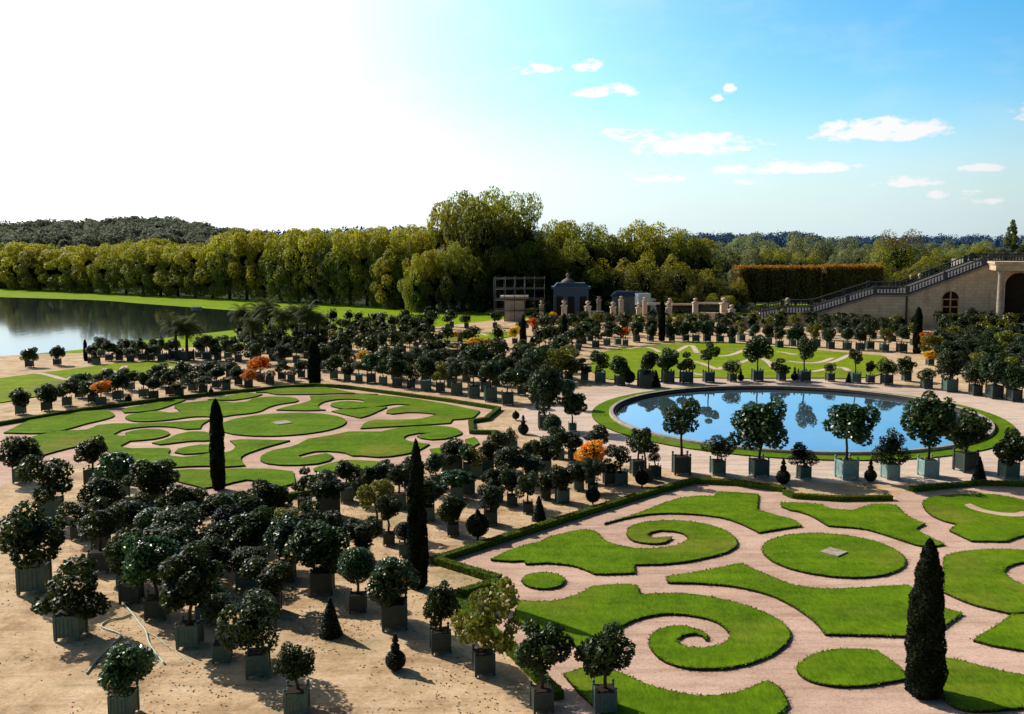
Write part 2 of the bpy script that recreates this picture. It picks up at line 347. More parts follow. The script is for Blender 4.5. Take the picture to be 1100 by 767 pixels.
# ------------------------------------------------------------------ curves and sheets
def tri_fill(loops):
    vs = []; es = []
    for lp in loops:
        k = len(vs); n = len(lp); vs += [Vector((p[0], p[1])) for p in lp]; es += [(k + i, k + (i + 1) % n) for i in range(n)]
    r = delaunay_2d_cdt(vs, es, [], 2, 1e-5)
    return r[0], [f if sum((r[0][f[i - 1]].x * r[0][f[i]].y - r[0][f[i]].x * r[0][f[i - 1]].y) for i in range(3)) > 0 else f[::-1] for f in r[2]]
def smooth_poly(pts, step=0.35):
    """pts: list of (x, y) or (x, y, 'c'); corners stay sharp, the rest becomes a Catmull-Rom curve (world metres)."""
    n = len(pts); P = [Vector((p[0], p[1])) for p in pts]; C = [len(p) > 2 for p in pts]
    out = []
    for i in range(n):
        p1, p2 = P[i], P[(i + 1) % n]
        p0 = p1 if C[i] else P[i - 1]; p3 = p2 if C[(i + 1) % n] else P[(i + 2) % n]
        k = max(1, min(14, int((p2 - p1).length / step)))
        for j in range(k):
            t = j / k
            out.append(0.5 * ((2 * p1) + (p2 - p0) * t + (2 * p0 - 5 * p1 + 4 * p2 - p3) * t * t + (3 * p1 - p0 - 3 * p2 + p3) * t ** 3))
    return out
def wpts(ox, oy, s, pts):
    r = []
    for p in pts:
        w = U(ox + p[0] / s, oy + p[1] / s); r.append((w[0], w[1], 'c') if len(p) > 2 else w)
    return r
def slab(name, outline, z0, z1, m_top, m_side, jit=0.0):
    bm = bmesh.new(); n = len(outline)
    if jit: outline = [p + Vector((random.gauss(0, jit), random.gauss(0, jit))) for p in outline]
    ar = sum(outline[i - 1].x * outline[i].y - outline[i].x * outline[i - 1].y for i in range(n))
    if ar < 0: outline = outline[::-1]
    tv, tf = tri_fill([outline])
    tvs = [bm.verts.new((p.x, p.y, z1)) for p in tv]
    for f in tf:
        try: bm.faces.new([tvs[i] for i in f]).material_index = 0
        except ValueError: pass
    if z1 - z0 > 0.02:
        top = [bm.verts.new((p.x, p.y, z1)) for p in outline]; bot = [bm.verts.new((p.x, p.y, z0)) for p in outline]
        for i in range(n):
            q = bm.faces.new((bot[i], bot[(i + 1) % n], top[(i + 1) % n], top[i])); q.material_index = 1
    bm.normal_update()
    return link(name, mesh_from_bm(name, bm), [m_top, m_side])
def fringe(outline, z, m, parent, dens=30, h=0.05):
    """ragged blades along the cut edge of a near lawn"""
    pts = []; n = len(outline)
    for i in range(n):
        a, b = outline[i], outline[(i + 1) % n]; L = (b - a).length
        if (a.length > 75): continue
        for k in range(int(L * dens)):
            t = random.random(); p = a.lerp(b, t); pts.append((p.x, p.y))
    if not pts: return
    P = np.array(pts); k = len(P)
    V = np.zeros((k, 3, 3)); ang = rng.uniform(0, 6.28, k); w = rng.uniform(.02, .045, k)
    off = rng.normal(0, .035, (k, 2))
    V[:, 0, :2] = P + off - np.c_[np.cos(ang), np.sin(ang)] * w[:, None]; V[:, 1, :2] = P + off + np.c_[np.cos(ang), np.sin(ang)] * w[:, None]
    V[:, 2, :2] = P + off + rng.normal(0, .05, (k, 2)); V[:, 0, 2] = V[:, 1, 2] = z - .02; V[:, 2, 2] = z + rng.uniform(.02, h, k)
    me = bpy.data.meshes.new('grass_edge'); me.from_pydata(V.reshape(-1, 3).tolist(), [], np.arange(3 * k).reshape(-1, 3).tolist())
    o = link('grass_edge', me, m, parent); o['kind'] = 'stuff'

PC = Vector((20.8, 82.8)); PR = 15.6     # the round pond
def ring_pts(c, r, n): return [Vector((c.x + r * math.cos(2 * math.pi * i / n), c.y + r * math.sin(2 * math.pi * i / n))) for i in range(n)]
def ground_sheet():
    bm = bmesh.new(); rings = [[bm.verts.new((p.x, p.y, 0)) for p in ring_pts(PC, r, 72)] for r in (15.2, 40, 120, 400, 1500, 9000)]
    for a, b in zip(rings[:-1], rings[1:]):
        for i in range(72): bm.faces.new((a[i], b[i], b[(i + 1) % 72], a[(i + 1) % 72]))
    struct(link('ground', mesh_from_bm('ground', bm), M['gravel']))
R0 = 9000
ground_sheet()
# pale path circling the pond
def annulus(name, c, r0, r1, z0, z1, m, n=96, side=None):
    bm = bmesh.new(); a = ring_pts(c, r0, n); b = ring_pts(c, r1, n)
    va = [bm.verts.new((p.x, p.y, z1)) for p in a]; vb = [bm.verts.new((p.x, p.y, z1)) for p in b]
    for i in range(n): bm.faces.new((va[i], vb[i], vb[(i + 1) % n], va[(i + 1) % n]))
    if side:
        for (vv, rev) in ((vb, False), (va, True)):
            lo = [bm.verts.new((v.co.x, v.co.y, z0)) for v in vv]
            for i in range(n):
                q = (lo[i], lo[(i + 1) % n], vv[(i + 1) % n], vv[i]); f = bm.faces.new(q[::-1] if rev else q); f.material_index = 1
    return link(name, mesh_from_bm(name, bm), [m, side] if side else m)
struct(annulus('path', PC, 15.21, 23.6, 0, 0.004, M['ringpath']))
go = struct(annulus('lawn', PC, 15.75, 17.3, 0, 0.09, M['lawn'], side=M['soil']))
fringe([Vector(p) for p in ring_pts(PC, 17.3, 96)], 0.09, M['lawn'], go, 10)
pond = empty('round_pond', (PC.x, PC.y, 0), 0, 'round stone rimmed pond full of blue water ringed by a grass band', 'pond')
bm = bmesh.new()
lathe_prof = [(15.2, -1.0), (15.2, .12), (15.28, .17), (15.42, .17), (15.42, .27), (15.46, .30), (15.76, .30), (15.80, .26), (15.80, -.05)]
rings = []
for (r, z) in lathe_prof: rings.append([bm.verts.new((r * math.cos(2 * math.pi * i / 128), r * math.sin(2 * math.pi * i / 128), z)) for i in range(128)])
for a, b in zip(rings[:-1], rings[1:]):
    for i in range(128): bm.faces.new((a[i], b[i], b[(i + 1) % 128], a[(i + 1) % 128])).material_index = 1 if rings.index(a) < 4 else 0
bm.normal_update(); bmesh.ops.recalc_face_normals(bm, faces=bm.faces[:])
link('stone_rim', mesh_from_bm('stone_rim', bm), [M['cop'], M['shadestone']], pond)
bm = bmesh.new(); bm.faces.new([bm.verts.new((p.x - PC.x, p.y - PC.y, -0.05)) for p in ring_pts(PC, 15.25, 128)])
link('water', mesh_from_bm('water', bm), M['pool'], pond)

# meadow and lake beyond the garden
mead = [U(-420, 392), U(-120, 385), U(92, 379), U(170, 375), U(250, 371), U(330, 360), U(400, 353), U(470, 351), U(540, 343), (10, 192), (60, 186), (400, 186), (R0 * .9, 400), (R0 * .9, R0 * .9), (-R0 * .9, R0 * .9), (-R0 * .9, 60), (-200, 60)]
struct(slab('meadow', [Vector(p) for p in mead], 0, 0.004, M['meadow'], M['meadow']))
lake = [(-900, 330), U(-60, 317.5), U(92, 322), U(150, 326), U(211, 330.5), U(262, 334.5), U(288, 338), U(285, 346), U(255, 354, ), U(200, 360), U(140, 368), U(92, 375), U(-60, 388), (-900, 210)]
struct(slab('lake', smooth_poly([(p[0], p[1]) if i not in (0, 1, 12, 13) else (p[0], p[1], 'c') for i, p in enumerate(lake)], 4), 0, 0.010, M['lake'], M['lake']))
ff = [U(-420, 292), U(-60, 305), U(92, 312.5), U(260, 320.5), U(430, 329), U(478, 332), (-18, 204), (48, 204), (48, 230), (140, 230), (1500, 400), (3000, 3000), (-3000, 3000), (-1500, 500)]
struct(slab('forest_shade_sheet', [Vector(p) for p in ff], 0, 0.0075, M['floor'], M['floor']))  # dark sheet painted as the shade under and behind the avenue trees
struct(slab('path', smooth_poly([(*U(357, 334.5),), (*U(359, 339),), (*U(356, 343),), (*U(352, 346),), (*U(354, 346),), (*U(361, 342),), (*U(362, 338),), (*U(359, 334.5),)], 0.5), 0, 0.008, M['ringpath'], M['ringpath']))

# ------------------------------------------------------------------ parterres
B = lambda pts: wpts(590, 510, 3.8346, pts)
C_ = lambda pts: [((p[0] + 958.65), *p[1:]) for p in pts]        # tile to the right of B, in B's units
A_ = lambda pts: [((p[0] - 958.65), *p[1:]) for p in pts]
def T(ox, oy): return lambda pts: wpts(ox, oy, 6.394, pts)
# pink gravel floors under the scrolls
near_floor = [U(745, 519), (*U(790, 521),), (*U(842, 528),), (*U(846, 535),), (*U(900, 538),), (*U(960, 536.5),), U(975, 527), U(1040, 521), U(1110, 523), (46, 56), (60, 20), (-3, 20), U(600, 747), U(545, 693), U(486, 641), U(536, 623), U(470, 603), U(620, 556)]
struct(slab('path', [Vector(p[:2]) for p in near_floor], 0, 0.006, M['path'], M['path']))
left_floor = [U(-120, 472), U(92, 442), U(230, 425), U(338, 415.5), U(420, 424), U(535, 441), U(520, 452), U(507, 455), U(508, 465), U(530, 466), U(541, 478), U(452, 506), U(330, 531), U(225, 548), U(120, 500), U(40, 500), U(-60, 560)]
struct(slab('path', [Vector(p) for p in left_floor], 0, 0.006, M['path'], M['path']))

lawns = []
def lawn(w, m='lawn', z=0.11, step=0.35, edge=True):
    ol = smooth_poly(w, step)
    o = struct(slab('lawn', ol, 0, z, M[m], M['soil'], 0.012)); lawns.append(ol)
    if edge: fringe(ol, z, M[m], o)
    return o
lawn(B([(228, 207, 'c'), (330, 177), (400, 152), (480, 120), (560, 99), (640, 93), (680, 95, 'c'), (697, 76, 'c'), (770, 78), (861, 86, 'c'), (857, 150, 'c'), (920, 170), (997, 190), (1039, 217, 'c'), (990, 223), (920, 235), (862, 244, 'c'), (820, 222), (740, 190), (640, 172), (540, 165), (450, 165), (375, 173), (300, 188)]))
lawn(B(A_([(718, 357, 'c'), (780, 325), (860, 298), (930, 280)]) + [(0, 264), (80, 244), (150, 232), (196, 243, 'c'), (214, 265), (245, 286), (310, 303), (390, 312), (470, 307), (530, 296), (564, 281), (572, 264), (555, 250), (510, 238), (455, 235), (418, 243), (404, 254), (413, 264), (440, 267), (480, 263), (505, 264, 'c'), (480, 284), (420, 290), (350, 280), (322, 258), (325, 230), (360, 210), (430, 198), (520, 195), (620, 205), (710, 230), (760, 262), (773, 285), (765, 305), (730, 325), (660, 345), (560, 365), (450, 375), (348, 377, 'c'), (352, 411, 'c'), (265, 415), (185, 415, 'c'), (140, 395), (80, 378), (0, 370)] + A_([(940, 370), (860, 374, 'c'), (858, 360, 'c'), (800, 363)])))
lawn(B([(x, y) for x, y in [((583.8 + 23 * math.cos(t) - 590) * 3.8346, (625.6 + 8.6 * math.sin(t) - 510) * 3.8346) for t in [i * math.pi / 10 for i in range(20)]]]))
lawn(B([(-124, 440, 'c'), (-60, 452), (10, 440), (55, 425), (100, 400), (150, 378), (180, 378)][0:0] + [(-125, 526, 'c'), (-50, 531), (19, 529), (103, 506), (145, 487), (187, 467), (250, 461), (320, 460), (360, 463, 'c'), (373, 501, 'c'), (450, 498), (560, 498), (680, 515), (790, 541), (900, 582), (968, 626), (990, 665), (972, 705), (920, 745), (840, 780), (740, 803), (620, 808), (520, 795), (450, 762), (412, 712), (418, 672), (455, 644), (510, 632), (560, 632), (612, 646), (650, 666), (646, 689, 'c'), (636, 673), (600, 662), (552, 666), (525, 686), (530, 706), (570, 720), (630, 723), (692, 714), (735, 690), (742, 660), (690, 615), (600, 590), (510, 580), (430, 586), (350, 606), (284, 641, 'c'), (235, 690), (180, 730, 'c'), (130, 721), (60, 698), (-20, 668), (-94, 634), (-148, 589, 'c')]))
lawn(B([(485, 426, 'c'), (600, 410), (700, 390), (795, 372, 'c'), (850, 400), (920, 430)] + C_([(38, 460), (100, 472), (200, 478), (300, 475), (420, 468), (520, 462, 'c'), (560, 495), (620, 530), (668, 556), (742, 578, 'c'), (668, 633, 'c'), (600, 672), (525, 673), (350, 668), (178, 665, 'c'), (140, 620), (80, 570), (0, 525)]) + [(900, 500), (780, 470), (640, 455), (487, 450, 'c')]))
cc = Vector((13.45, 45.45)); lawn([(p.x, p.y) for p in ring_pts(cc, 3.28, 40)])
lawn(B([(955, 121, 'c')] + C_([(80, 122), (160, 128, 'c'), (200, 145), (290, 153, 'c'), (375, 128, 'c'), (420, 127), (470, 131, 'c'), (490, 155), (530, 183), (588, 208, 'c'), (548, 230, 'c'), (610, 265), (668, 292, 'c'), (640, 298), (575, 299), (520, 285), (430, 255), (330, 228), (190, 216, 'c'), (120, 175), (60, 155)]) + [(997, 152), (956, 136, 'c')]))
lawn(B(C_([(580, 126), (605, 102), (680, 90), (760, 87), (850, 86), (925, 95), (1000, 112), (1080, 140), (1110, 165), (1080, 185), (1020, 186), (967, 182), (900, 175), (820, 160), (766, 142), (752, 131), (772, 124, 'c'), (830, 148), (900, 160), (967, 162), (1020, 158), (1030, 148), (1000, 135)][:11] + [(1000, 186), (940, 181), (880, 172), (815, 157), (762, 137), (752, 131, 'c')][:0] + [(1150, 230, 'c'), (1040, 250), (967, 263), (925, 281, 'c'), (780, 279, 'c'), (735, 258), (690, 236, 'c'), (722, 210, 'c'), (650, 190), (600, 160)])))
struct(slab('path', smooth_poly(B(C_([(752, 131), (775, 126, 'c'), (830, 150), (900, 163), (960, 165), (990, 158), (1020, 166), (985, 180), (910, 177), (830, 163), (775, 147)]))), 0.11, 0.116, M['path'], M['path']))
lawn(B(C_([(665, 352, 'c'), (700, 332), (780, 319), (880, 315), (967, 317), (1080, 330), (1160, 370, 'c'), (1100, 372), (1010, 366), (960, 374), (928, 386), (910, 404), (925, 425), (970, 452), (1060, 480), (1150, 490, 'c'), (1100, 540), (1000, 575), (930, 577, 'c'), (800, 546), (720, 516), (665, 490, 'c')])))
lawn(B(C_([(785, 690, 'c'), (830, 662), (890, 625), (945, 585, 'c'), (1010, 583), (1110, 560), (1200, 600, 'c'), (1150, 700), (1050, 745), (967, 728), (870, 712)])))
lawn(B(C_([(150, 742), (200, 732), (290, 727), (390, 734), (430, 760, 'c'), (480, 800), (520, 850, 'c'), (300, 880), (120, 860), (60, 800)])))
lawn(B([(60, 830, 'c'), (180, 800), (300, 830), (420, 880), (600, 920), (760, 910), (900, 860), (940, 880, 'c'), (980, 960), (900, 1020, 'c'), (300, 1010), (150, 930)]))
lawn(B(C_([(620, 760, 'c'), (720, 770), (830, 800), (960, 830), (1100, 850, 'c'), (1100, 960, 'c'), (760, 980), (640, 900), (600, 830)])))

# flat stone plate with a low box ring at the centre of the near disc
pl = U(895.5, 596)
bm = bmesh.new(); box(bm, (0, 0, .0), (.95, .95, .06), math.radians(45))
po = link('stone_plate', mesh_from_bm('stone_plate', bm), M['stone']); po.location = (pl[0], pl[1], .14)
tag(po, 'small pale diamond shaped stone plate at the centre of the near round lawn', 'stone plate')

# left parterre
T1 = T(90, 340); T2 = T(250, 330); T3 = T(90, 450); T4 = T(250, 450); T5 = T(410, 450); T6 = T(410, 330)
GG = lambda pts: wpts(340, 380, 3.8346, pts); EE = lambda pts: wpts(90, 380, 3.8346, pts)
def LL(*segs):
    r = []
    for s in segs: r += s
    return lawn(r, 'lawn', 0.12, 0.6, False)
LL(EE([(-330, 330, 'c'), (-150, 250), (8, 241), (95, 236, 'c'), (122, 250), (118, 264), (60, 281), (8, 293), (-140, 330)]))
LL(T1([(262, 650, 'c'), (300, 635), (420, 613), (560, 588), (660, 575, 'c'), (700, 578), (640, 600), (545, 635), (470, 652), (380, 662), (280, 668, 'c')]))
LL(T1([(285, 705), (310, 684), (400, 669), (500, 656), (590, 668), (668, 664, 'c'), (640, 640), (620, 626), (650, 606), (760, 593), (870, 583), (960, 590), (1035, 601)]), T2([(20, 662), (95, 655), (135, 637), (200, 625), (300, 621), (400, 625), (450, 641), (430, 657), (330, 671), (250, 692), (190, 721), (100, 738), (0, 748)]), T1([(960, 695), (760, 695), (600, 715), (450, 727), (340, 726)]))
LL(T1([(850, 577, 'c'), (960, 556), (1023, 545)]), T2([(60, 596), (130, 596), (205, 603, 'c'), (150, 622), (60, 637), (0, 645)]), T1([(940, 580)]))
LL(T2([(160, 590, 'c'), (280, 570), (400, 558), (500, 560), (620, 555), (720, 572), (845, 597, 'c'), (700, 600), (560, 604), (400, 605), (300, 605), (235, 592)]))
LL(T2([(300, 712, 'c'), (370, 690), (470, 668), (535, 645), (530, 616, 'c'), (620, 613), (700, 612), (870, 604), (1000, 604)]), GG([(150, 168), (330, 180), (500, 205), (672, 240, 'c'), (640, 268), (560, 275, 'c'), (550, 290, 'c'), (430, 298), (300, 305), (182, 312, 'c'), (200, 290), (240, 277), (330, 278), (430, 272), (497, 254, 'c'), (440, 247), (370, 246), (310, 252), (288, 248), (300, 232), (345, 222), (392, 216, 'c'), (330, 211), (250, 222), (190, 230), (120, 232), (62, 220), (70, 206), (130, 199), (200, 205, 'c'), (190, 195), (120, 190), (50, 197), (8, 214), (18, 232)]), T2([(640, 712, 'c'), (500, 717)]))
LL(GG([(62, 241, 'c'), (120, 231), (200, 226), (292, 223, 'c'), (255, 240), (215, 258), (178, 268, 'c'), (110, 253)]))
Lc = Vector((-21.9, 78.7)); lawn([(p.x, p.y) for p in ring_pts(Lc, 5.05, 44)], 'lawn', .12, .6, False)
LL(T3([(-420, 150, 'c'), (-200, 95), (15, 82), (100, 50), (200, 40), (400, 38), (600, 30), (760, 18), (872, 10, 'c'), (815, 45), (800, 73, 'c'), (700, 78), (630, 65), (500, 58), (360, 67), (260, 85), (203, 115, 'c'), (250, 125), (300, 122), (285, 105), (340, 88), (430, 78), (520, 80), (588, 101), (570, 122), (480, 146), (315, 160, 'c'), (245, 198, 'c'), (330, 211), (470, 209), (590, 212), (578, 245), (600, 263), (680, 271), (780, 262), (870, 243), (960, 240), (1010, 230), (1045, 196), (1005, 158, 'c')]), T4([(60, 150), (130, 150), (250, 152), (396, 156, 'c'), (260, 193), (150, 228), (75, 257), (55, 288), (85, 328, 'c')]), T3([(960, 339), (860, 332), (700, 336), (555, 348, 'c'), (300, 300), (120, 210), (-60, 200), (-420, 300, 'c')]))
LL(T3([(625, 238), (650, 215), (720, 197), (800, 186), (872, 186, 'c'), (872, 238, 'c'), (760, 247), (690, 250)]))
LL(T3([(470, 172, 'c'), (560, 150), (640, 116), (720, 97), (830, 97), (880, 118), (880, 155), (760, 158), (640, 170), (520, 184)]))
LL(T4([(190, 292), (200, 262), (270, 226), (400, 200), (450, 182, 'c'), (520, 145, 'c'), (650, 125), (800, 96), (870, 95), (1023, 95)]), T5([(60, 80), (120, 70), (250, 60), (400, 58), (500, 70), (552, 100), (520, 121), (430, 145), (340, 150), (270, 141), (240, 126), (345, 104, 'c'), (250, 106), (180, 119), (150, 141), (200, 165), (330, 180, 'c'), (250, 225), (160, 250), (60, 266), (0, 270)]), T4([(1000, 272), (880, 262), (820, 261, 'c'), (770, 241), (650, 230), (560, 232), (450, 262, 'c'), (470, 276), (560, 259), (640, 246), (690, 270), (660, 296), (580, 316), (460, 325), (330, 325), (240, 316)]))
LL(T3([(540, 368, 'c'), (700, 357), (860, 358), (960, 356)]), T4([(60, 352), (150, 352), (280, 356), (416, 371, 'c'), (428, 452, 'c'), (325, 478, 'c'), (230, 442), (130, 432), (95, 427, 'c'), (0, 447)]), T3([(960, 464), (825, 485, 'c'), (690, 450), (600, 420)]))
LL(T4([(555, 350, 'c'), (640, 322), (720, 302), (800, 292), (980, 300), (1060, 306, 'c'), (960, 345, 'c'), (900, 356), (700, 372), (560, 366, 'c')]))
LL(T5([(572, 150, 'c'), (640, 133, 'c'), (668, 175, 'c'), (620, 200), (580, 190, 'c')]))
LL(T5([(330, 215, 'c'), (420, 205), (470, 235), (540, 268, 'c'), (440, 275), (360, 255)]))
# pale square slab at the centre of the left disc
pl = U(303, 455.8)
bm = bmesh.new(); box(bm, (0, 0, 0), (1.3, 1.3, .06), math.radians(40))
po = link('stone_plate', mesh_from_bm('stone_plate', bm), M['stone']); po.location = (pl[0], pl[1], .15)
tag(po, 'pale stone plate at the centre of the left round lawn', 'stone plate')
# far lawns
def far_lawn(pts, spots=()):
    o = lawn([U(*p[:2]) + (('c',) if len(p) > 2 else ()) for p in pts], 'farlawn', 0.09, 2.0, False)
    for s in spots:
        struct(slab('path', [p.copy() for p in s], 0.09, 0.096, M['ringpath'], M['ringpath']))
def swirl(x, y, w, h, k=1):
    # a curling ribbon of path seen from far: centre line in picture units, then thickened on the ground
    cl_ = [Vector(U(x + w * (t - .5) * 2.3 + w * .4 * math.sin(t * 3.4), y + h * .9 * math.cos(t * 4.4 + x))) for t in [i / 16 for i in range(17)]]
    L, R = [], []
    for i, p in enumerate(cl_):
        d = (cl_[min(i + 1, 16)] - cl_[max(i - 1, 0)]).normalized(); n = Vector((-d.y, d.x)) * .36; L.append(p + n); R.append(p - n)
    return L + R[::-1]
far_lawn([(632, 398, 'c'), (645, 380), (690, 372), (770, 368), (850, 374), (950, 383, 'c'), (962, 396, 'c'), (930, 406), (860, 406.5), (790, 407), (735, 406), (690, 408), (655, 408)],
         [swirl(693, 376, 16, 3), swirl(736, 377, 12, 6), swirl(778, 380, 22, 3.5), swirl(757, 393, 18, 5), swirl(812, 392, 20, 7), swirl(745, 401, 14, 2.5), swirl(872, 388, 22, 3), swirl(905, 386, 14, 5), swirl(893, 398, 18, 3), swirl(845, 380, 9, 1.5)])
far_lawn([(-40, 412, 'c'), (92, 395), (125, 391), (160, 389.5), (195, 390, 'c'), (200, 393), (190, 397), (165, 402), (140, 410), (92, 418), (-40, 440, 'c')], [swirl(124, 397, 10, 4), swirl(185, 396, 12, 1.6), swirl(60, 405, 18, 4)])
far_lawn([(464, 363, 'c'), (485, 358.5), (520, 357.5), (548, 356.5, 'c'), (552, 361), (512, 367), (470, 366.5)], [swirl(510, 360, 12, 1.4)])
# the near shore strip of the garden: pale bare path
struct(slab('path', [Vector(U(*p)) for p in [(195, 390.5), (240, 392), (262, 396), (230, 398), (200, 396)]], 0, .005, M['ringpath'], M['ringpath']))

# ------------------------------------------------------------------ leaves
def leaf_arrays(P, Nn, S, asp=0.55, fold=0.12):
    n = len(P)
    r = rng.normal(size=(n, 3)); t = np.cross(Nn, r); t /= np.linalg.norm(t, axis=1)[:, None] + 1e-9
    b = np.cross(Nn, t); s = S[:, None]
    V = np.stack([P - t * s * .5, P + b * s * .5 * asp - Nn * s * fold, P + t * s * .5, P - b * s * .5 * asp - Nn * s * fold], 1)
    return V.reshape(-1, 3)
def leaf_mesh(name, P, Nn, S, shade, mats, asp=.55, mi=None, core=None):
    V = leaf_arrays(P, Nn, S, asp); n = len(P); nv_ = len(V)
    faces = np.arange(4 * n).reshape(-1, 4); extraV = []; extraF = []
    if core is not None: extraV, extraF = core
    me = bpy.data.meshes.new(name)
    allV = np.vstack([V, np.array(extraV).reshape(-1, 3)]) if len(extraV) else V
    k4 = n; k3 = len(extraF)
    me.vertices.add(len(allV)); me.vertices.foreach_set('co', allV.astype(np.float32).ravel())
    loops = np.concatenate([faces.ravel(), np.array(extraF, dtype=np.int64).ravel() + nv_]) if k3 else faces.ravel()
    me.loops.add(len(loops)); me.loops.foreach_set('vertex_index', loops.astype(np.int32))
    st = np.concatenate([np.arange(k4) * 4, 4 * k4 + np.arange(k3) * 3]); me.polygons.add(k4 + k3)
    me.polygons.foreach_set('loop_start', st.astype(np.int32))
    for m in mats: me.materials.append(m)
    idx = np.zeros(k4 + k3, np.int32)
    if mi is not None: idx[:k4] = mi
    if k3: idx[k4:] = len(mats) - 1
    me.polygons.foreach_set('material_index', idx)
    me.update(calc_edges=True); me.validate()
    at = me.attributes.new('shade', 'FLOAT', 'FACE'); sh = np.zeros(len(me.polygons), np.float32); sh[:min(k4, len(sh))] = shade[:len(sh)]; at.data.foreach_set('value', sh)
    return me
def ico(c, r, sub=2, jit=.12):
    bm = bmesh.new(); bmesh.ops.create_icosphere(bm, subdivisions=sub, radius=1.0)
    bm.verts.index_update()
    V = [tuple(np.array(c) + np.array(v.co) * np.array(r) * (1 + random.uniform(-jit, jit))) for v in bm.verts]
    Fc = [[v.index for v in f.verts] for f in bm.faces]; bm.free(); return V, Fc
def usph(n):
    v = rng.normal(size=(n, 3)); return v / np.linalg.norm(v, axis=1)[:, None]
def lobes_points(lobes, n, depth=.25, keep_in=.72):
    L = np.array(lobes); w = L[:, 3] ** 2; w /= w.sum()
    k = rng.choice(len(L), n * 2, p=w); d = usph(n * 2)
    P = L[k, :3] + d * (L[k, 3] * (1 - depth * rng.random(n * 2) ** 1.5))[:, None]
    ok = np.ones(len(P), bool)
    for j in range(len(L)):
        ok &= ~((np.linalg.norm(P - L[j, :3], axis=1) < keep_in * L[j, 3]) & (k != j))
    P, d = P[ok][:n], d[ok][:n]
    return P, d
def norm_crown(P, extra=None):
    lo = np.percentile(P, 1, axis=0); hi = np.percentile(P, 99, axis=0)
    c = (lo + hi) / 2; s = np.array([2 / (hi[0] - lo[0]), 2 / (hi[1] - lo[1]), 1 / (hi[2] - lo[2])])
    f = lambda Q: (np.asarray(Q) - np.array([c[0], c[1], lo[2]])) * s
    return f(P), f
def crown(name, kind, seed, n, ls, m, flower=None):
    global rng
    rng = np.random.default_rng(seed); random.seed(seed)
    lobes = []
    if kind == 'round':
        for i in range(15):
            d = usph(1)[0]; d[2] = d[2] * .9 + .05
            lobes.append((*(d * rng.uniform(.45, .80)), rng.uniform(.20, .40)))
        lobes.append((0, 0, .05, .62))
    elif kind == 'sparse':
        for i in range(10):
            d = usph(1)[0]; lobes.append((*(d * rng.uniform(.4, .8)), rng.uniform(.24, .40)))
        lobes.append((0, 0, 0, .4))
    elif kind == 'flat':
        for i in range(11):
            a = rng.uniform(0, 6.28); r = rng.uniform(.25, .75)
            lobes.append((r * math.cos(a), r * math.sin(a), rng.uniform(-.1, .35) * (1 - .5 * r), rng.uniform(.26, .4)))
        lobes.append((0, 0, .1, .5))
    elif kind == 'clip': lobes = [(0, 0, 0, 1.0)]
    elif kind == 'conic':
        for i in range(12):
            z = rng.random(); a = rng.uniform(0, 6.28); r = (1 - z) * .55
            lobes.append((r * math.cos(a), r * math.sin(a), z * 1.5, .18 + .28 * (1 - z)))
    elif kind == 'loose':
        for i in range(16):
            a = rng.uniform(0, 6.28); r = rng.uniform(.1, .75); z = rng.uniform(-.5, .75)
            lobes.append((r * math.cos(a), r * math.sin(a), z, rng.uniform(.18, .32)))
    dep = .12 if kind == 'clip' else .35
    P, d = lobes_points(lobes, n, dep)
    if kind == 'clip': P *= (1 + .04 * np.sin(P[:, [0]] * 5 + 1) + .035 * np.sin(P[:, [1]] * 7) + rng.normal(0, .02, (len(P), 1)))
    core_r = {'round': .50, 'sparse': .0, 'flat': .34, 'clip': .84, 'conic': .30, 'loose': .0}[kind]
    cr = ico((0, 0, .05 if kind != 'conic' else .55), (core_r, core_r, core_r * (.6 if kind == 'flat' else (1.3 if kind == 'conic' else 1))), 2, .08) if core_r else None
    P2, f = norm_crown(P)
    Nn = d * .75 + rng.normal(0, .55, d.shape) + np.array([0, 0, .25]); Nn /= np.linalg.norm(Nn, axis=1)[:, None]
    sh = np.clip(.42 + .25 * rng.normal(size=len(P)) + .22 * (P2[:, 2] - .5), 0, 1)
    S = ls * rng.uniform(.6, 1.35, len(P))
    mats = [m]; mi = None
    if flower:
        q = np.clip(.5 + .5 * np.sin(P[:, 0] * 5 + seed) * np.sin(P[:, 1] * 6) + .3 * P[:, 2], 0, 1)
        mi = (rng.random(len(P)) < .55 + .55 * q).astype(np.int32); mats = [m, flower]
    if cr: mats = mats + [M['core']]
    # undo the squash of z for leaf size (z is 0..1 while x,y are -1..1)
    P3 = P2 * np.array([1, 1, 2.0])
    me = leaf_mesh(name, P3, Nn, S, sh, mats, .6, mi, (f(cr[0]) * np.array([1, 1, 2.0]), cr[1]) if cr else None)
    return me
# crowns are 2 x 2 x 2 boxes standing on z = 0; scale by half width, half width, half height
CROWN = {}
for i in range(7): CROWN['round%d' % i] = crown('crown', 'round', 100 + i, 3000, .175, M['leaf'] if i != 3 else M['leaf_fresh'])
for i in range(3): CROWN['grey%d' % i] = crown('crown', 'round', 140 + i, 2600, .185, M['leaf_grey'])
for i in range(3): CROWN['sparse%d' % i] = crown('crown', 'sparse', 120 + i, 2300, .18, M['leaf'])
for i in range(3): CROWN['flat%d' % i] = crown('crown', 'flat', 160 + i, 2400, .15, M['leaf'])
for i in range(2): CROWN['clip%d' % i] = crown('crown', 'clip', 180 + i, 4200, .11, M['topi'] if i == 0 else M['leaf_fresh'])
for i in range(2): CROWN['conic%d' % i] = crown('crown', 'conic', 200 + i, 1900, .16, M['leaf'])
for i in range(2): CROWN['yg%d' % i] = crown('crown', 'loose', 220 + i, 2100, .19, M['leaf_yg'])
for i in range(2): CROWN['orange%d' % i] = crown('crown', 'round', 240 + i, 2200, .16, M['leaf_yg'], M['fl_orange'])
